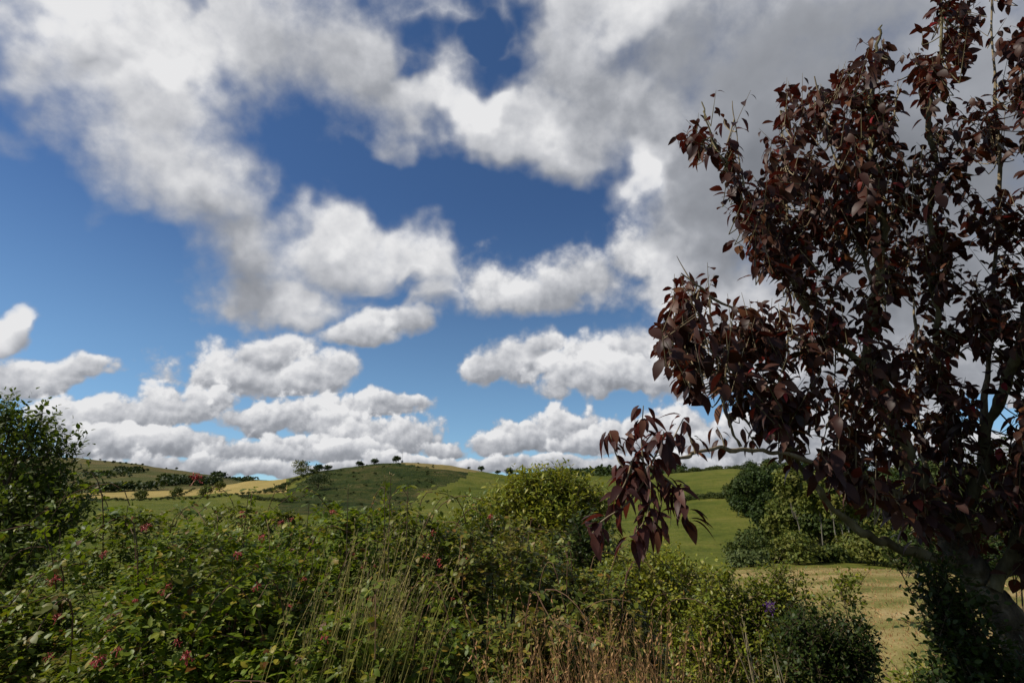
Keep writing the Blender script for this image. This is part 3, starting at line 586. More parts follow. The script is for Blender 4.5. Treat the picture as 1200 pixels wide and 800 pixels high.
# ---------------------------------------------------------------- the purple-leaved cherry on the right
T_PLUM = [leaf_template(3, 0.58, 0.18, 0.5, 1.35, 0.44), leaf_template(3, 0.64, 0.20, 0.32, 1.3, 0.45), leaf_template(3, 0.50, 0.28, 0.75, 1.35, 0.42), leaf_template(3, 0.60, 0.08, 0.6, 1.3, 0.44)]
T_SPRAY = [leaf_template(4, 0.50, 0.20, 0.8, 1.25, 0.43), leaf_template(4, 0.56, 0.26, 0.55, 1.25, 0.44), leaf_template(4, 0.44, 0.3, 1.0, 1.3, 0.42)]
LIMBS = {   # photo column, row, metres ahead; then radius at foot and tip
 'A': ([(1108,612,3.35),(1078,562,3.3),(1052,510,3.25),(1034,460,3.2),(1018,405,3.15),(1026,340,3.1),(1033,290,3.05),(1029,230,3.0),(1022,150,2.95),(1025,60,2.9),(1031,30,2.9)], .050, .004),
 'A2': ([(1026,340,3.1),(1002,270,3.2),(978,180,3.2),(955,90,3.15)], .012, .003),
 'A3': ([(1033,290,3.05),(1052,240,2.95),(1072,200,2.9),(1082,172,2.85)], .008, .002),
 'A4': ([(1029,235,3.0),(1040,170,3.05),(1050,120,3.05),(1053,92,3.05)], .008, .002),
 'G': ([(1030,448,3.2),(1012,432,3.15),(985,408,3.1),(958,385,3.05),(930,335,3.0),(902,300,2.95),(880,258,2.9),(855,205,2.85),(834,165,2.8),(820,112,2.8)], .024, .003),
 'G2': ([(880,258,2.9),(868,200,2.95),(858,118,2.95)], .006, .002),
 'G3': ([(930,335,3.0),(922,240,3.1),(915,130,3.1)], .010, .002),
 'H': ([(985,408,3.1),(930,395,3.0),(880,372,2.9),(835,350,2.8),(798,318,2.75)], .012, .003),
 'H2': ([(905,384,2.95),(860,385,2.75),(820,392,2.65),(782,395,2.6)], .007, .002),
 'I': ([(868,523,2.75),(852,490,2.75),(843,440,2.8),(848,405,2.8)], .007, .002),
 'B': ([(1118,622,3.4),(1114,560,3.4),(1110,490,3.4),(1103,420,3.35),(1096,340,3.3),(1090,240,3.2),(1092,120,3.1),(1105,20,3.05),(1112,-70,3.0)], .030, .004),
 'C': ([(1098,596,3.35),(1078,510,3.5),(1074,430,3.55),(1070,350,3.6),(1062,280,3.6)], .014, .003),
 'D': ([(1125,640,3.4),(1150,545,3.3),(1172,470,3.2),(1196,400,3.1),(1216,300,3.0),(1226,150,2.9),(1232,-20,2.9)], .036, .004),
 'J': ([(1150,545,3.3),(1158,450,3.4),(1164,330,3.4),(1172,200,3.3),(1164,80,3.2),(1160,-60,3.2)], .020, .003),
 'K': ([(1165,690,3.3),(1212,600,3.2),(1262,480,3.1),(1290,300,3.0),(1300,100,3.0)], .040, .004),
 'E': ([(1118,658,3.4),(1060,643,3.2),(1010,622,3.05),(966,582,2.95),(938,545,2.9),(914,508,2.85),(898,468,2.85)], .030, .003),
 'F': ([(1092,596,3.35),(1042,573,3.1),(1000,556,2.95),(960,545,2.85),(915,531,2.7),(870,526,2.5),(830,528,2.3),(795,537,2.1),(757,556,1.95)], .016, .004),
}
REGIONS = [  # photo polygon, number of shoots
 ([(905,115),(925,92),(960,85),(1000,62),(1022,32),(1038,38),(1022,75),(1054,92),(1042,140),(1062,172),(1084,180),(1082,300),(1000,330),(930,330),(892,290),(885,235),(902,180)], 385),
 ([(812,115),(850,108),(868,118),(858,170),(880,215),(905,290),(890,300),(862,225),(835,185),(810,160)], 52),
 ([(770,400),(780,362),(793,314),(815,322),(838,318),(862,335),(888,328),(935,330),(965,425),(905,470),(865,470),(838,430),(800,435)], 150),
 ([(888,330),(1085,300),(1105,545),(1000,530),(930,490),(872,475),(850,440)], 235),
 ([(1078,0),(1110,-70),(1200,-100),(1300,-60),(1370,40),(1420,200),(1430,330),(1390,470),(1330,600),(1105,560),(1082,300),(1086,150),(1072,60)], 1420),
 ([(905,495),(1000,525),(1100,540),(1110,580),(1000,560),(930,525)], 48),
 ([(1010,555),(1200,560),(1330,590),(1330,680),(1140,630),(1050,590)], 130),
]
def cherry():
    global RNG
    RNG = np.random.default_rng(5)
    bx, by = at(1235, 700, 3.4)[:2]; base = np.array([bx, by, ground_z(bx, by)])
    root = thing('purple_cherry_tree', base, 'large purple-leaved tree whose dark red foliage fills the right side of the view', 'tree')
    tr = MB()
    t = [base-[0, 0, .1], base+[-.01, 0, .35], at(1192, 745, 3.4), at(1152, 690, 3.4), at(1122, 645, 3.4), at(1108, 612, 3.37)]
    tp = spline(t, 22); rad = np.interp(np.linspace(0, 1, 22), [0, .12, .4, .75, 1], [.16, .11, .092, .074, .050]); tp = spline(tp, 70); rad = np.interp(np.linspace(0, 1, 70), np.linspace(0, 1, 22), rad); tube(tr, tp+smooth1(RNG.normal(size=(70, 3))*.012, 0, 1), rad*(1+smooth1(RNG.normal(size=70)*.10, 0, 1)), 14)
    for i in range(9):                                        # knots and old pruning scars
        k = RNG.integers(5, 20); p = tp[k]+rdir(1)[0]*[1, 1, .4]*rad[k]*.9; tube(tr, [p-rdir(1)[0]*.03, p, p+rdir(1)[0]*.03], [.02, .034, .012], 7)
    tr.build('trunk', M['trunkbark'], root)
    curves = {k: spline([at(*p) for p in v[0]], 8*len(v[0])) for k, v in LIMBS.items()}
    names = list(LIMBS); allp = np.concatenate([curves[k] for k in names]); own = np.concatenate([np.full(len(curves[k]), i) for i, k in enumerate(names)])
    wood = {k: MB() for k in names}; leafs = {k: MB() for k in names}; dead = {}
    for k in names:
        c = curves[k]; n = len(c); r0, r1 = LIMBS[k][1:]; wob = c + smooth1(RNG.normal(size=(n, 3))*.022*min(1, LIMBS[k][1]/.03), 0, 2)*np.clip(np.arange(n)/4, 0, 1)[:, None]
        tube(wood[k], wob, (np.linspace(1, 0, n)**.8*(r0-r1)+r1)*(1+smooth1(RNG.normal(size=n)*.22, 0, 1)), 9)
    S, Dn = [], []
    pxy = project(allp[:, 0], allp[:, 1], allp[:, 2])
    for poly, n in REGIONS:
        a = np.array(poly); got = 0
        while got < n:
            x, y = U(a[:, 0].min(), a[:, 0].max()), U(a[:, 1].min(), a[:, 1].max())
            if not inpoly(np.array([x]), np.array([y]), poly)[0]: continue
            if vnoise(np.array([x/32.]), np.array([y/38.]), 33)[0] < -0.12 and RNG.random() < .85: continue
            dd = np.hypot(pxy[0]-x, pxy[1]-(y+25)); i = int(np.argmin(dd+U(0, 12, len(dd)))); q = allp[i]; Y = q[1]+RNG.normal()*.27
            got += 1; S.append((at(x, y+16, Y), own[i], q))
    for p, o, q in S:
        k = names[o]; v = p-q; ln = np.linalg.norm(v)
        d = nrm(v/max(ln, .05)*.5+np.array([0, 0, .8])+RNG.normal(size=3)*.3); L = U(.12, .34); b = p-d*L*.5
        if ln > .03: tube(wood[k], spline([q, q*.45+b*.55+[0, 0, -.03*ln], b], 6), np.linspace(.0048, .0026, 6), 4, False)
        cl = MB(); twigs(leafs[k], wood[k], b[None], d[None], np.array([L]), int(U(5, 10)), .088*U(.8, 1.15), T_PLUM, droop=U(.35, 1.1), out=.75, spread=1.0, up=.75, rad=.0026, jit=.22, petiole=.18, start=.1, sides=4)
    # bare pale twigs
    for i in range(36):
        j = RNG.integers(len(allp)-60); q = allp[j]; d = nrm(np.array([U(-.7, .5), U(-.4, .4), U(.3, 1)])); L = U(.08, .2)
        tube(wood[names[own[j]]], spline([q, q+d*L*.5+[0, 0, .02], q+d*L+rdir(1)[0]*.03], 5), np.linspace(.0038, .0012, 5), 4, False)
    # the spray at the end of the low branch, close to the viewer
    near = [([(757,560,1.95),(752,520,1.94),(754,475,1.93)], 29), ([(770,552,2.0),(786,520,2.0),(801,490,2.0)], 22), ([(757,560,1.95),(728,545,1.97),(714,505,1.98)], 32), ([(757,560,1.95),(735,590,1.9),(705,610,1.88),(694,625,1.88)], 22),
            ([(757,560,1.95),(760,600,1.9),(740,630,1.88)], 35), ([(770,552,2.0),(795,575,1.95),(806,608,1.92)], 35), ([(757,560,1.95),(775,580,2.05),(770,615,2.05)], 32), ([(740,540,1.95),(735,560,1.9),(722,585,1.88)], 27), ([(757,555,1.95),(775,520,1.9),(778,505,1.9)], 21), ([(757,545,1.96),(740,520,2.03),(736,505,2.03)], 16), ([(850,527,2.4),(846,512,2.4),(840,500,2.4)], 6), ([(815,531,2.2),(812,520,2.2),(806,508,2.2)], 7), ([(890,528,2.6),(880,512,2.6),(872,500,2.6)], 6)]
    sp = MB(); sl = MB()
    sp0, sl0 = sp, sl
    for i_, (pts, k) in enumerate(near):
        sp, sl = (wood['F'], leafs['F']) if i_ >= len(near)-3 else (sp0, sl0)
        c = spline([at(*p) for p in pts], 8); tube(sp, c, np.linspace(.0042, .0018, 8), 5)
        t = U(.12, 1, k); P = np.array([c[min(7, int(x*7.99))] for x in t])+rdir(k)*.006
        ax = nrm(c[-1]-c[0]); side = nrm(np.cross(ax, rdir(k)))
        d = nrm(side*.8+np.array([0, 0, -.28])+np.array([0, -.12, 0])+RNG.normal(size=(k, 3))*.16); N_ = nrm(np.array([0, 0, .8])+side*.5+RNG.normal(size=(k, 3))*.25)
        for m_ in range(3):
            s_ = np.arange(k) % 3 == m_
            if s_.any(): add_leaves(sl, (P+d*.015)[s_], d[s_], N_[s_], .060*U(.7, 1.25, s_.sum()), T_SPRAY[m_], .9+U(-.15, .15, s_.sum()))
    sp, sl = sp0, sl0
    for k in names:
        o = wood[k].build('branch', M['bark' if LIMBS[k][1] > .02 else 'twig'], root)
        WORLD[o.name] = base
        if leafs[k].n: leafs[k].build('foliage', M['plum'], o)
    o = sp.build('branch', M['twig'], root); WORLD[o.name] = base; sl.build('foliage', M['plum_near'], o)

def lobe(px, py, Y, rp, rq=None, rd=None):
    p = at(px, py, Y); r = rp/F*Y; q = (rq or rp)/F*Y; return (*p, r, (rd or (r+q)*.5/Y*F)/F*Y if rd else r, q)
def foot(px, Y):
    x = (px-600)/F*Y*1.0; return np.array([x, Y, ground_z(x, Y)])

def near_plants():
    global RNG
    RNG = np.random.default_rng(21)
    ms = [Mound(-2.75, 2.9, 1.0, .85, 1.12), Mound(-2.15, 3.55, .95, .8, 1.41), Mound(-1.45, 3.0, .9, .8, 1.38), Mound(-1.0, 3.85, 1.05, .85, 1.55), Mound(-.15, 3.9, .8, .75, 1.42), Mound(.42, 3.75, .65, .75, 1.10), Mound(-1.75, 2.15, .8, .65, .90), Mound(-.80, 2.75, .75, .7, 1.12), Mound(-3.6, 3.9, 1.0, .9, 1.05), Mound(.05, 3.1, .55, .6, .98), Mound(-2.0, 4.45, .95, .6, 1.35)]
    lab = ['low bramble bush at the left edge, below the dark green tree', 'bramble bush with pink honeysuckle heads beside the dark green tree', 'broad bramble bush with scattered red honeysuckle at the front of the hedge', 'tall bramble bush behind the leaning straw-green grass, against the hill',
           'brownish tangled bramble bush just right of the tall leaning grass', 'low brown-tinged bramble bush behind the reddish dry grass', 'lowest bramble bush in front, red flower heads near the bottom edge', 'dense green bramble bush directly left of the tall leaning grass', 'bramble bush in the shade under the dark green tree', 'short bramble bush between the tall leaning grass and the reddish dry grass', 'bramble at the back of the hedge, just below the pale hay field']
    roots = []
    for i, (m, l) in enumerate(zip(ms, lab)):
        roots.append(bramble('bramble_bush', m, 1150 if i not in (4, 5, 8, 9) else 800, l, 'tangle' if i in (4, 5, 9) else 'bramble', group='brambles of the near hedge', leaf=.050))
    for px, py, s, mt in [(236,574,.075,'flower'),(288,612,.05,'flower'),(180,634,.045,'flower'),(131,662,.04,'flower'),(74,692,.06,'flower'),(78,737,.05,'flower'),(127,788,.05,'flower'),(229,784,.045,'flower'),(333,624,.04,'flower'),(346,619,.03,'flower'),(313,644,.035,'flower'),(393,612,.035,'flower'),(286,665,.035,'flower'),(184,611,.022,'yellow'),(517,675,.03,'flower'),(575,618,.04,'flower')]:
        p, b = sight_hit(px, py, ms)
        if p is None: p = at(px, py, 3.4); b = min(ms, key=lambda m: math.hypot(m.x-p[0], m.y-p[1]))
        flower_cluster(roots[ms.index(b)], p+np.array([0, -.07, .06]), s*.55, mt, 16 if s > .03 else 9)
    for i in range(22):
        p, b = sight_hit(U(20, 560), U(612, 790), ms)
        if p is not None: flower_cluster(roots[ms.index(b)], p+np.array([0, -.06, .05]), U(.014, .024), 'flower', 7)
    # tall leaning grass
    b = foot(440, 2.55); g = thing('tall_grass_clump', b, 'tall clump of straw-green grass leaning right in front of the brambles', 'grass clump')
    bl, sd = MB(), MB(); n = 420
    P = np.stack([b[0]-.06+RNG.normal(size=n)*.095, b[1]+RNG.normal(size=n)*.13, np.full(n, b[2])], -1); hh = U(.6, 1.35, n)
    hh = np.where(RNG.random(n) < .3, U(1.1, 1.55, n), hh)
    T_ = P+np.stack([hh*U(.05, .17, n)+RNG.normal(size=n)*.05+(P[:, 0]-b[0])*.3, RNG.normal(size=n)*.10, hh], -1)
    c = blades(bl, P, T_, U(.0035, .0075, n), 8, np.stack([-U(-.02, .15, n), U(-.06, .06, n), np.zeros(n)], -1))
    bl.build('blade', M['grass_stem'], g)['kind'] = 'stuff'
    sel = np.flatnonzero(hh > 1.2); tip = c[sel, -1]; dr = nrm(c[sel, -1]-c[sel, -3])
    for j in range(9):
        q = tip-dr*(.017*j); add_leaves(sd, q, nrm(dr+rdir(len(sel))*.45), rdir(len(sel)), U(.010, .020, len(sel)), T_NARR[0])
    sd.build('seed_head', M['seed'], g)['kind'] = 'stuff'
    # dry grass along the foot of the picture
    for nm, boxes, mt, seed in (('dry_grass', [(700, 2.15, .26, .20, 680, .82, 1.18), (610, 2.15, .24, .18, 420, .7, 1.04), (650, 2.9, .3, .25, 320, .75, 1.1), (290, 2.0, .16, .14, 170, .6, .92)], 'drygrass', 1), ('green_grass', [(830, 2.8, .5, .35, 420, .45, .85), (520, 2.3, .3, .2, 200, .5, .95), (730, 2.3, .5, .25, 260, .45, .8), (1080, 3.0, .7, .4, 300, .35, .65)], 'greengrass', 2)):
        mb = MB()
        for px, Y, sx, sy, n, h0, h1 in boxes:
            f = foot(px, Y); P = np.stack([f[0]+RNG.normal(size=n)*sx*.6, f[1]+RNG.normal(size=n)*sy*.6, np.full(n, f[2]-.02)], -1); h = h0*.8+(h1+.12-h0*.8)*RNG.random(n)**1.3
            T_ = P+np.stack([RNG.normal(size=n)*.17+.05*h, RNG.normal(size=n)*.13, h], -1)
            c = blades(mb, P, T_, U(.0018, .0046, n), 8, RNG.normal(size=(n, 3))*[.10, .07, 0])
            s = np.flatnonzero(RNG.random(n) < (.6 if seed == 1 else .2)); tip = c[s, -1]; dr = nrm(c[s, -1]-c[s, -2])
            for j in range(7):
                add_leaves(mb, tip-dr*(.016*j), nrm(dr+rdir(len(s))*.5), rdir(len(s)), U(.010, .02, len(s)), T_NARR[0])
        tag(mb.build(nm, M[mt]), kind='stuff')
    # single weeds that stand above the hedge against the hill
    def weed(name, px, py, Y, lab, kind, top=0.5):
        e = at(px, py, Y); bx = e[0]-U(-.05, .05); bz = ground_z(bx, Y); r = thing(name, (bx, Y, bz), lab, 'weed'); st, lv = MB(), MB()
        c = spline([np.array([bx, Y, bz]), np.array([bx, Y, bz])*.5+e*.5+[.02, 0, 0], e], 14); tube(st, c, np.linspace(.005, .0018, 14), 5)
        if kind == 'nettle':
            P = np.repeat(c[7:], 4, 0); k = len(P); a = np.tile([0, 3.14, 1.57, 4.71], k//4)+np.repeat(np.arange(k//4)*1.5, 4)
            d = np.stack([np.cos(a), np.sin(a), -.15*np.ones(k)], -1); add_leaves(lv, P+d*.01, d, np.tile([0, 0, 1.], (k, 1)), U(.045, .075, k), T_OVAL[0]); lv.build('foliage', M['shrub'], r)
        else:
            i = 14-int(14*top); P = np.repeat(c[i:], 7, 0); k = len(P); d = nrm(rdir(k)+[0, 0, .8]); add_leaves(lv, P+d*.012, d, rdir(k), U(.010, .022, k), T_NARR[0]); lv.build('seed_head', M['seed'], r)
            l2 = MB(); P = c[4:11:2]; k = len(P); add_leaves(l2, P, nrm(rdir(k)+[0, 0, .4]), np.tile([0, 0, 1.], (k, 1)), U(.05, .09, k), T_NARR[1]); l2.build('foliage', M['shrub'], r)
        st.build('stem', M['brown'], r)
    weed('nettle', 478, 568, 3.2, 'green nettle top standing above the brambles in front of the hill', 'nettle')
    weed('dock', 451, 562, 3.1, 'taller of two pale seeding weeds left of the nettle', 'seed', .16)
    weed('dock', 458, 558, 3.3, 'thin seeding weed stem closest to the green nettle', 'seed', .12)
    weed('dock', 408, 572, 3.2, 'lone pale seeding stem above the brambles left of the leaning grass', 'seed', .10)
    weed('nettle', 362, 590, 3.6, 'short leafy nettle rising from the top of the tall brambles', 'nettle')
    weed('nettle', 292, 572, 3.5, 'dark leafy nettle top before the pale hay field', 'nettle')
    weed('nettle', 150, 592, 3.3, 'leafy weed between the dark tree and the red flower head', 'nettle')

    # the dark tree at the left edge
    RNG = np.random.default_rng(8); Y = 4.3
    lb = [lobe(10, 560, Y, 60, 70), lobe(40, 545, Y, 38, 46), lobe(-40, 520, Y+.3, 70, 60), lobe(25, 620, Y-.2, 62, 50), lobe(-30, 640, Y, 80, 60), lobe(72, 525, Y, 20, 18), lobe(30, 495, Y, 26, 24), lobe(2, 485, Y, 20, 24), lobe(60, 585, Y, 34, 36), lobe(-120, 560, Y+.3, 90, 100), lobe(80, 608, Y-.1, 24, 24)]
    tk = MB(); f = foot(-30, Y); r = shrub('apple_tree', f, lb, 'dark green small-leaved tree at the left edge against the clouds', 'apple', .056, 2400, 8, T_NARR+T_OVAL, 'tree', reach=.26, up=.55, nst=9, srad=.03, shell=.35, stemfrac=.5, trunk=tk); tk.build('trunk', M['brown'], r)

    # shrubs down the slope, middle
    RNG = np.random.default_rng(9)
    def px_shrub(name, lobes, footpx, Y, label, mat, leaf, n, **kw):
        return shrub(name, foot(footpx, Y), lobes, label, mat, leaf, n, **kw)
    Y = 12.0
    px_shrub('willow_bush', [lobe(640, 590, Y, 52, 36), lobe(608, 592, Y, 36, 32), lobe(676, 592, Y, 34, 30), lobe(628, 572, Y, 32, 20), lobe(658, 574, Y, 28, 20), lobe(640, 624, Y, 66, 36), lobe(694, 604, Y+.4, 26, 30), lobe(586, 612, Y, 34, 28)], 640, Y, 'rounded yellow-green willow bush on the skyline right of the hill', 'willow', .16, 2400, k=6, tm=T_NARR, reach=.55, up=.6, nst=9, srad=.05, shell=.4)
    px_shrub('hawthorn_bush', [lobe(560, 607, 11, 26, 24), lobe(545, 625, 11, 34, 26), lobe(585, 632, 11, 36, 26), lobe(560, 650, 11, 50, 30), lobe(525, 640, 11, 26, 24)], 565, 11, 'darker green bush between the leaning grass and the yellow-green willow', 'shrub', .11, 750, k=6, reach=.4, nst=6, srad=.04)
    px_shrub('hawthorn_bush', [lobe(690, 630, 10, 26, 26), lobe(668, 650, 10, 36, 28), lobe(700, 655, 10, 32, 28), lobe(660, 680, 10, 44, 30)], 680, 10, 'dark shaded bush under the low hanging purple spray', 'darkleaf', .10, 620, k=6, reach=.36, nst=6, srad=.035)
    px_shrub('hawthorn_bush', [lobe(610, 655, 8, 44, 24), lobe(590, 680, 8, 50, 30), lobe(640, 690, 8, 50, 30), lobe(560, 685, 8, 36, 24)], 610, 8, 'low grey-green bush between the brambles and the willow', 'shrub', .085, 700, k=6, reach=.3, nst=6, srad=.03)
    Y = 5.6
    px_shrub('sallow_bush', [lobe(750, 690, Y, 46, 36), lobe(720, 700, Y, 38, 36), lobe(790, 680, Y, 42, 36), lobe(760, 725, Y, 70, 46), lobe(830, 695, Y, 30, 30), lobe(700, 740, Y, 50, 40), lobe(815, 735, Y, 50, 44), lobe(775, 660, Y, 24, 18), lobe(730, 670, Y, 26, 18)], 765, Y, 'bright yellow-green bush below the hanging purple spray, centre of the slope', 'willow', .052, 1700, k=7, tm=T_OVAL, reach=.24, nst=10, srad=.016, shell=.35)
    px_shrub('sallow_bush', [lobe(845, 690, 5.0, 24, 24), lobe(850, 720, 5.0, 34, 34), lobe(835, 755, 5.0, 44, 40), lobe(870, 770, 5.0, 44, 36), lobe(810, 775, 5, 40, 30)], 845, 5.0, 'mid green shrub right beside the bright yellow-green bush', 'shrub', .048, 900, k=7, reach=.22, nst=8, srad=.013, shell=.35)
    px_shrub('thorn_shrub', [lobe(905, 690, 4.9, 20, 26), lobe(925, 700, 4.9, 22, 30), lobe(900, 725, 4.9, 32, 34), lobe(935, 745, 4.9, 36, 34), lobe(900, 765, 4.9, 44, 36), lobe(890, 705, 4.9, 14, 24)], 915, 4.9, 'open green shrub with a purple flower spike before the stubble field', 'shrub', .042, 850, k=7, reach=.22, nst=9, srad=.012, shell=.3)
    px_shrub('thorn_shrub', [lobe(985, 690, 4.5, 14, 14), lobe(1000, 678, 4.5, 14, 9), lobe(970, 705, 4.5, 12, 10), lobe(995, 702, 4.5, 16, 9)], 985, 4.5, 'thin sapling with one airy leaf tuft in front of the stubble field', 'shrub', .042, 60, k=6, reach=.16, nst=3, srad=.008, shell=.1)
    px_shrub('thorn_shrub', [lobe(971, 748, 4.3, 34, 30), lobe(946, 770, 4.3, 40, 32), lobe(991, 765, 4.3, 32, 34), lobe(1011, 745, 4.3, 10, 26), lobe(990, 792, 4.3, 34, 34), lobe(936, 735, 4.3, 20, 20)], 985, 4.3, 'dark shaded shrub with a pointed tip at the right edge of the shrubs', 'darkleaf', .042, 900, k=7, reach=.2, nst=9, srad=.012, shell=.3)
    # purple flower spike
    e = at(903, 712, 4.6); b = foot(905, 4.6); r = thing('purple_flower', b, 'purple flower spike among the green shrub leaves by the stubble field', 'flower'); st = MB(); tube(st, spline([b, b*.5+e*.5+[.03, 0, 0], e], 8), np.linspace(.004, .002, 8), 5); st.build('stem', M['brown'], r)
    fl = MB(); k = 90; P = e+np.stack([RNG.normal(size=k)*.018, RNG.normal(size=k)*.018, U(-.035, .045, k)], -1); add_leaves(fl, P, rdir(k), rdir(k), U(.012, .022, k), T_LOW[0]); fl.build('flower_head', M['purple'], r)
    # dead pale twigs
    for px, py, Y, lab in ((868, 730, 3.9, 'bare pale forked twig in front of the mid green shrub'), (905, 770, 3.6, 'bare reddish fallen stick lying low before the open shrub')):
        r = thing('dead_twig', foot(px, Y), lab, 'twig'); f = foot(px, Y); e = at(px, py, Y)
        for q in range(4):
            st = MB(); a = f*.4+e*.6 if q else f; o = e+np.array([U(-.14, .14), U(-.1, .1), U(-.06, .08)])*(q > 0); tube(st, spline([a, (a+o)/2+rdir(1)[0]*.02, o], 7), np.linspace(.006, .002, 7), 5); st.build('side_twig' if q else 'stem', M['twig'], r)
    # dark bush under the cherry
    RNG = np.random.default_rng(10); Y = 3.0
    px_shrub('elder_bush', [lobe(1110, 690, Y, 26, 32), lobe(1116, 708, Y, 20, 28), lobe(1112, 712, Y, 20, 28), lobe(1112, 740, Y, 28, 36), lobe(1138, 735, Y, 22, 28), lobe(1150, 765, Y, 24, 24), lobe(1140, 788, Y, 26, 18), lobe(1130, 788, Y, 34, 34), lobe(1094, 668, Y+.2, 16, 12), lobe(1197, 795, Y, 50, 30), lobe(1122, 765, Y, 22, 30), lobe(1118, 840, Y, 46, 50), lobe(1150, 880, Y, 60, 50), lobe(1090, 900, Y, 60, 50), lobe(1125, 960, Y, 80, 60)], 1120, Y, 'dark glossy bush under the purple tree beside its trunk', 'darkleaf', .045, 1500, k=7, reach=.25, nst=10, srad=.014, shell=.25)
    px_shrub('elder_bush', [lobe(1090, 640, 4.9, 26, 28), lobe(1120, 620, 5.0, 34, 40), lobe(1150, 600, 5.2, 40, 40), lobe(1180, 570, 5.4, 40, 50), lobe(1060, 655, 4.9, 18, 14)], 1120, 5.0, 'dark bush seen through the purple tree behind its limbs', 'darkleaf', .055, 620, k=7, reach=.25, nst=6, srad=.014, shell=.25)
    px_shrub('ground_bush', [lobe(1090, 806, 3.3, 34, 16), lobe(1140, 808, 3.2, 34, 18)], 1090, 3.3, 'low olive leafy plant at the bottom edge below the dark bush', 'shrub', .04, 260, k=6, reach=.14, nst=5, srad=.006)

def far_plants():
    G = on_ground
    # birches at the far side of the stubble field
    grp = 'pale-stemmed birches beyond the stubble field'
    for i, (px, r, h, w, lab) in enumerate([(929, 112, 15, 6.5, 'birch with a rounded yellowish crown, left of the other pale stems'), (954, 108, 13, 4.6, 'slender birch with two thin pale stems beside the rounded birch'), (972, 104, 13, 4, 'first birch of the close row of bare pale trunks'), (979, 106, 13.5, 4, 'birch standing in the close row of bare pale trunks, just right of its first'), (986, 103, 12.5, 4, 'last pale trunk of the close birch row'), (998, 105, 12, 4.2, 'lone birch trunk standing right of the close birch row')]):
        p = G(px, r); far_tree('birch_tree', p, h, w, lab, 'birch', grp, 'birch', 'birchbark', 1100, .55, .38, 7, 100+i, lean=U(-.06, .06))
    # hedge bushes along the top of the stubble field
    grp = 'bushes along the far edge of the stubble field'
    for i, (px, r, h, w, lab, mt) in enumerate([(868, 80, 2.4, 5.0, 'pale grey-green bush at the left end of the stubble field', 'grey_willow'), (900, 84, 3.2, 6.0, 'bush between the pale grey-green bush and the rounded birch', 'hawthorn'), (925, 86, 3.4, 6.0, 'bush at the foot of the rounded birch', 'birch'), (955, 86, 3.2, 6.2, 'bush at the foot of the slender birch', 'hawthorn'), (985, 86, 3.8, 6.2, 'brighter green bush at the foot of the close birch row', 'birch'), (1010, 88, 4.2, 6.2, 'tall light green bush right of the birch row', 'birch'), (1045, 88, 3.4, 6.4, 'dark hedge bush above the stubble field, behind the low purple limb', 'oak'), (1075, 88, 3.6, 6.4, 'dark hedge bush above the stubble field, behind the purple trunk', 'oak'), (1110, 90, 3.4, 5, 'dark hedge bush seen below the purple limbs near the dark bush', 'oak'), (1150, 90, 3.6, 5, 'hedge bush hidden mostly by the trunk of the purple tree', 'oak')]):
        far_tree('hedge_bush', G(px, r+[0, 5, -3, 2, 7, -4, 3, 0, 4, 0][i]), h*[.8, .55, 1.1, .6, 1.15, .9, 1.2, .7, 1.1, 1][i], w, lab, 'bush', grp, mt, 'brown', 1100, .36, .0, 8, 130+i)
    # the wood on the right
    grp = 'oaks of the dark wood on the right slope'; lab = 'dark green oak in the wood on the slope behind the purple tree'
    protos = [far_tree('oak_tree', G(888, 262), 19, 17, 'rounded dark oak at the front of the wood, beside the lower pasture', 'tree', grp, 'oak', 'brown', 2600, .9, .03, 10, 150)]
    spots = [(872, 275, .85), (905, 270, 1.0), (928, 262, .95), (862, 300, .72), (885, 310, 1.0), (915, 320, 1.05), (945, 300, 1.0), (900, 360, .95), (930, 370, 1.0), (962, 290, .95), (985, 280, 1.0), (1010, 270, 1.0), (1040, 265, .95), (970, 360, 1.0), (1005, 350, 1.0), (1070, 260, 1.0), (1100, 262, 1.05), (1135, 258, 1.0), (1170, 262, 1.1), (1205, 265, 1.1), (1045, 345, .95), (1090, 350, 1.0), (880, 420, .75), (905, 430, .8), (945, 200, .6), (975, 190, .62), (1005, 185, .6), (1035, 190, .62), (1065, 180, .65), (1100, 175, .7), (1140, 175, .7), (1180, 175, .7), (905, 215, .5), (925, 195, .5), (1240, 230, 1), (895, 160, .62), (915, 150, .68), (935, 155, .7), (955, 148, .72), (978, 150, .72), (1002, 150, .72), (1025, 150, .72), (1050, 150, .72), (1080, 150, .75), (1110, 150, .75), (1145, 150, .75), (900, 290, 1.0), (870, 255, .8)]
    R2 = np.random.default_rng(3)
    protos.append(far_tree('oak_tree', G(905, 268), 20, 15, lab, 'tree', grp, 'oak', 'brown', 2400, .9, .03, 9, 151)); protos.append(far_tree('oak_tree', G(928, 264), 18, 16, lab, 'tree', grp, 'hawthorn', 'brown', 2400, .9, .03, 9, 152))
    protos.append(far_tree('oak_tree', G(948, 262), 18, 15, lab, 'tree', grp, 'birch', 'brown', 2400, .9, .03, 9, 153))
    for i, (px, r, s) in enumerate(spots):
        if i in (1, 2): continue
        copy_tree(protos[R2.choice([0, 1, 2, 3], p=([.3, .2, .3, .2] if r > 170 else [.12, .13, .3, .45]))], G(px, r)-[0, 0, .3], lab, grp, s*R2.uniform(.9, 1.08), R2.uniform(0, 6.28))
    # hedge between the two pastures, bushes in the dip
    hp = [far_tree('hedge_bush', G(840, 325), 3.6, 7, 'dark clipped hedge between the two green pastures, end beside the wood', 'bush', 'hedge between the pastures', 'hawthorn', 'brown', 500, .42, .03, 6, 170)]
    for i, px in enumerate((800, 808, 816, 824, 832, 848)): copy_tree(hp[0], G(px, 326+R2.uniform(-2, 2)), 'dark hedge bush in the row between the two green pastures', 'hedge between the pastures', R2.uniform(.8, 1.05), R2.uniform(0, 6))
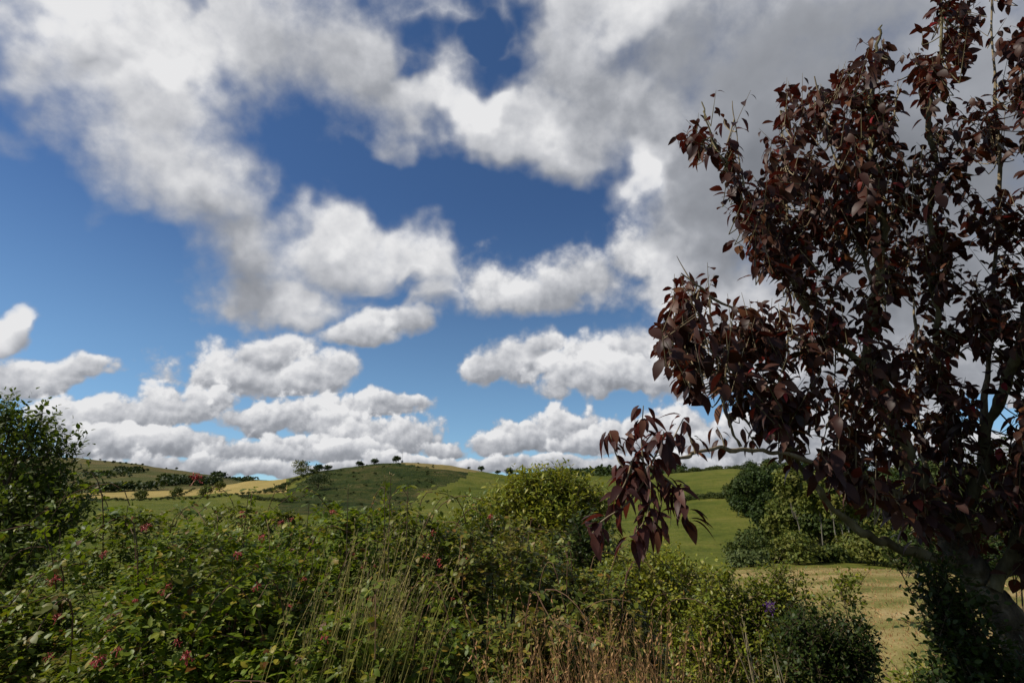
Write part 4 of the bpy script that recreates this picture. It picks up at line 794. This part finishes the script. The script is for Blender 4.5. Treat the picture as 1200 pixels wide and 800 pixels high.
    for i, (px, r, s, l) in enumerate([(860, 120, 1.0, 'dark bush in the dip below the lower pasture'), (872, 128, 1.2, 'dark bush in the dip nearest the birches'), (885, 150, 1.5, 'tall dark bush in the dip at the foot of the wood')]): copy_tree(hp[0], G(px, r), l, 'bushes in the dip', s, R2.uniform(0, 6))
    # trees along the top of the right pasture
    grp = 'skyline hedge above the right pasture'
    for i in range(22): copy_tree(hp[0], G(786+i*4.2+R2.uniform(-3, 3), 548+R2.uniform(-14, 24))-[0, 0, .6], 'small dark bush in the ragged skyline hedge above the right pasture', grp, R2.uniform(.55, 1.7), R2.uniform(0, 6.28))
    # the hill: round tree on its left shoulder, bushes, skyline trees
    far_tree('ash_tree', G(352, 545), 15, 17, 'open-crowned tree on the left shoulder of the hill', 'tree', None, 'birch', 'brown', 650, .9, .15, 8, 180)
    far_tree('hawthorn_tree', G(373, 430), 13, 20, 'round dark bush on the lower left flank of the hill', 'bush', None, 'oak', 'brown', 900, .7, .03, 8, 181)
    sk = far_tree('hawthorn_tree', G(463, 568)-[0, 0, .8], 8, 9, 'lone windswept tree on the very top of the hill', 'tree', None, 'oak', 'brown', 520, .8, .03, 8, 182)
    for k_, (px, r, s, l) in enumerate([(437, 560, .85, 'small tree on the hill ridge left of the summit tree'), (419, 556, .8, 'bushy little tree on the left hill ridge, nearest the shoulder'), (423, 557, .5, 'tiny bush touching the bushy little ridge tree'), (382, 552, .9, 'bushy tree next to the open-crowned tree on the shoulder'), (372, 550, 1.0, 'bush touching the open-crowned tree on the shoulder'), (564, 566, .75, 'dark tree on the right end of the hill skyline'), (583, 575, .6, 'small dark tree next to the taller skyline tree by the willow'), (597, 560, 1.15, 'taller skyline tree just left of the yellow-green willow'), (549, 566, .4, 'dark scrub on the right brow of the hill')]):
        c = copy_tree(sk, G(px, r)-[0, 0, 1.3*s], l, 'skyline trees of the hill', s, R2.uniform(0, 6.28)); c.scale = (s*R2.uniform(.8, 1.35), s*R2.uniform(.8, 1.3), s*R2.uniform(.8, 1.1))
    # the mast on the summit
    b = G(470, 572); r = thing('radio_mast', b, 'thin pale mast on the summit of the hill beside the lone tree', 'mast'); mb = MB(); tube(mb, [b, b+[0, 0, 9], b+[0, 0, 15]], [.16, .12, .08], 6); mb.build('pole', M['pale'], r)
    for q in range(3): mb = MB(); tube(mb, [b+[-.9, 0, 9+q*2.4], b+[.9, 0, 9+q*2.4]], .08, 4); mb.build('antenna', M['pale'], r)
    mb = MB(); tube(mb, [b, b+[0, 0, 1.2], b+[0, 0, 2.4]], [1.2, 1.1, .9], 8); mb.build('base', M['pale'], r)
    # hedge up the shoulder of the hill and field hedges
    sh = far_tree('hedge_bush', G(330, 470), 5, 9, 'lowest bush of the hedge climbing the shoulder of the hill', 'bush', 'hedge climbing the hill', 'hawthorn', 'brown', 420, .6, .03, 6, 185)
    for t in np.linspace(0, 1, 13)[1:]: copy_tree(sh, G(300+t*66+R2.uniform(-1, 1), 440+t*100), 'bush in the hedge climbing the left shoulder of the hill', 'hedge climbing the hill', R2.uniform(.6, 1.0)*(.7+.3*t), R2.uniform(0, 6))
    for i in range(20): t = i/19; copy_tree(sh, G(285+t*60, 400-t*45), 'low bush in the hedge along the foot of the hill', 'hedge at the foot of the hill', R2.uniform(.35, .55), R2.uniform(0, 6))
    for i in range(34): t = i/33; copy_tree(sh, G(112+t*220, 452+R2.uniform(-2, 2)), 'low bush in the dark hedge along the lower edge of the hay field', 'hedge below the hay field', R2.uniform(.30, .48), R2.uniform(0, 6))
    for i in range(9): t = i/8; copy_tree(sh, G(199+t*28, 470+t*110), 'bush in the short hedge crossing the hay field', 'hedge across the hay field', R2.uniform(.35, .5), R2.uniform(0, 6))
    for i in range(110): t = R2.uniform(0, 1); copy_tree(sh, G(345+R2.uniform(0, 165), R2.uniform(330, 560)), 'low dark scrub bush among the bracken on the hill', 'scrub on the bracken hill', R2.uniform(.12, .40), R2.uniform(0, 6))
    ft = far_tree('field_tree', G(258, 545), 8.5, 9, 'pale round tree on the hay field edge right of the red flower head', 'tree', 'trees round the hay field', 'birch', 'brown', 600, .8, .03, 8, 188)
    for px, r, s, l in [(167, 445, .9, 'dark round tree on the hedge below the hay field'), (208, 520, 1.0, 'small pale green tree standing in the hay field'), (242, 470, 1.1, 'roundish tree directly behind the red flower head'), (97, 560, 1.5, 'dark tree beside the left tree, below the moor')]: copy_tree(ft, G(px, r)-[0, 0, .4], l, 'trees round the hay field', s, R2.uniform(0, 6))
    # the scattered trees of the moor and the dark wood at its foot
    for px, r, s in [(112, 1500, 1.2), (118, 1420, 1.0), (128, 1380, 1.1), (136, 1350, .9), (143, 1400, 1.1), (150, 1330, 1.2), (155, 1420, 1), (163, 1380, .9), (140, 1150, 1.1), (156, 1180, 1.2), (127, 1100, 1.), (160, 1250, .9), (107, 1000, 1), (120, 960, 1), (192, 1440, 1.1), (204, 1390, 1.2), (100, 1300, 1), (170, 1150, .9)]:
        copy_tree(sk, G(px, r), 'dark thorn tree scattered on the moor hill', 'thorn trees on the moor hill', s*R2.uniform(.4, .75), R2.uniform(0, 6))
    global RNG
    RNG = np.random.default_rng(77); mb = MB()
    def wood(pxs, rs, n, hh, sz):
        for i in range(n):
            px = U(*pxs); r = U(*rs); p = G(px, r); h = hh*U(.6, 1.15); k = 9; d = rdir(k); d[:, 2] = np.abs(d[:, 2]); q = p+[0, 0, h*.5]+d*np.array([h*.45, h*.45, h*.5]); add_leaves(mb, q, nrm(d+rdir(k)), nrm(d+[0, 0, .5]), U(.7, 1.2, k)*sz, T_CLUMP[0])
    wood((106, 188), (600, 640), 130, 6, 3); wood((186, 256), (752, 830), 200, 7, 4); wood((130, 165), (1080, 1160), 60, 6, 4); wood((248, 264), (1330, 1420), 24, 9, 6); wood((266, 300), (1500, 2000), 50, 6, 6); wood((640, 760), (1300, 2300), 260, 12, 9); wood((700, 800), (600, 640), 70, 9, 4); wood((95, 150), (900, 1000), 40, 5, 4); wood((200, 300), (2000, 2300), 100, 8, 8)
    tag(mb.build('woodland', M['oak']), kind='stuff')
    # green undergrowth that hides the soil on the slope
    mb = MB()
    n = 15000; r = 4+26*RNG.random(n)**1.3; a = np.radians(U(-46, 48, n)); P = np.array([[x*math.sin(y), x*math.cos(y), 0] for x, y in zip(r, a)]); P[:, 2] = [ground_z(x, y) for x, y in P[:, :2]]
    P[:, 2] += U(0, .5, n)*(r/10).clip(.4, 1.2); d = nrm(rdir(n)+[0, 0, .6]); add_leaves(mb, P, d, nrm(rdir(n)+[0, 0, 1]), (.05+.016*r)*U(.6, 1.3, n), T_OVAL[0]); tag(mb.build('undergrowth', M['shrub']), kind='stuff')
    # tufts of cut grass on the stubble field
    mb = MB(); n = 9000; r = 30+48*RNG.random(n); a = np.radians(U(15, 46, n)); P = np.array([[x*math.sin(y), x*math.cos(y), 0] for x, y in zip(r, a)]); P[:, 2] = [ground_z(x, y)-.02 for x, y in P[:, :2]]
    blades(mb, P, P+np.stack([RNG.normal(size=n)*.09, RNG.normal(size=n)*.09, U(.08, .24, n)], -1), .05, 3); tag(mb.build('stubble_grass', M['drygrass']), kind='stuff')

build_sky(); build_camera_sun(); build_land(); materials(); far_plants(); near_plants(); cherry()
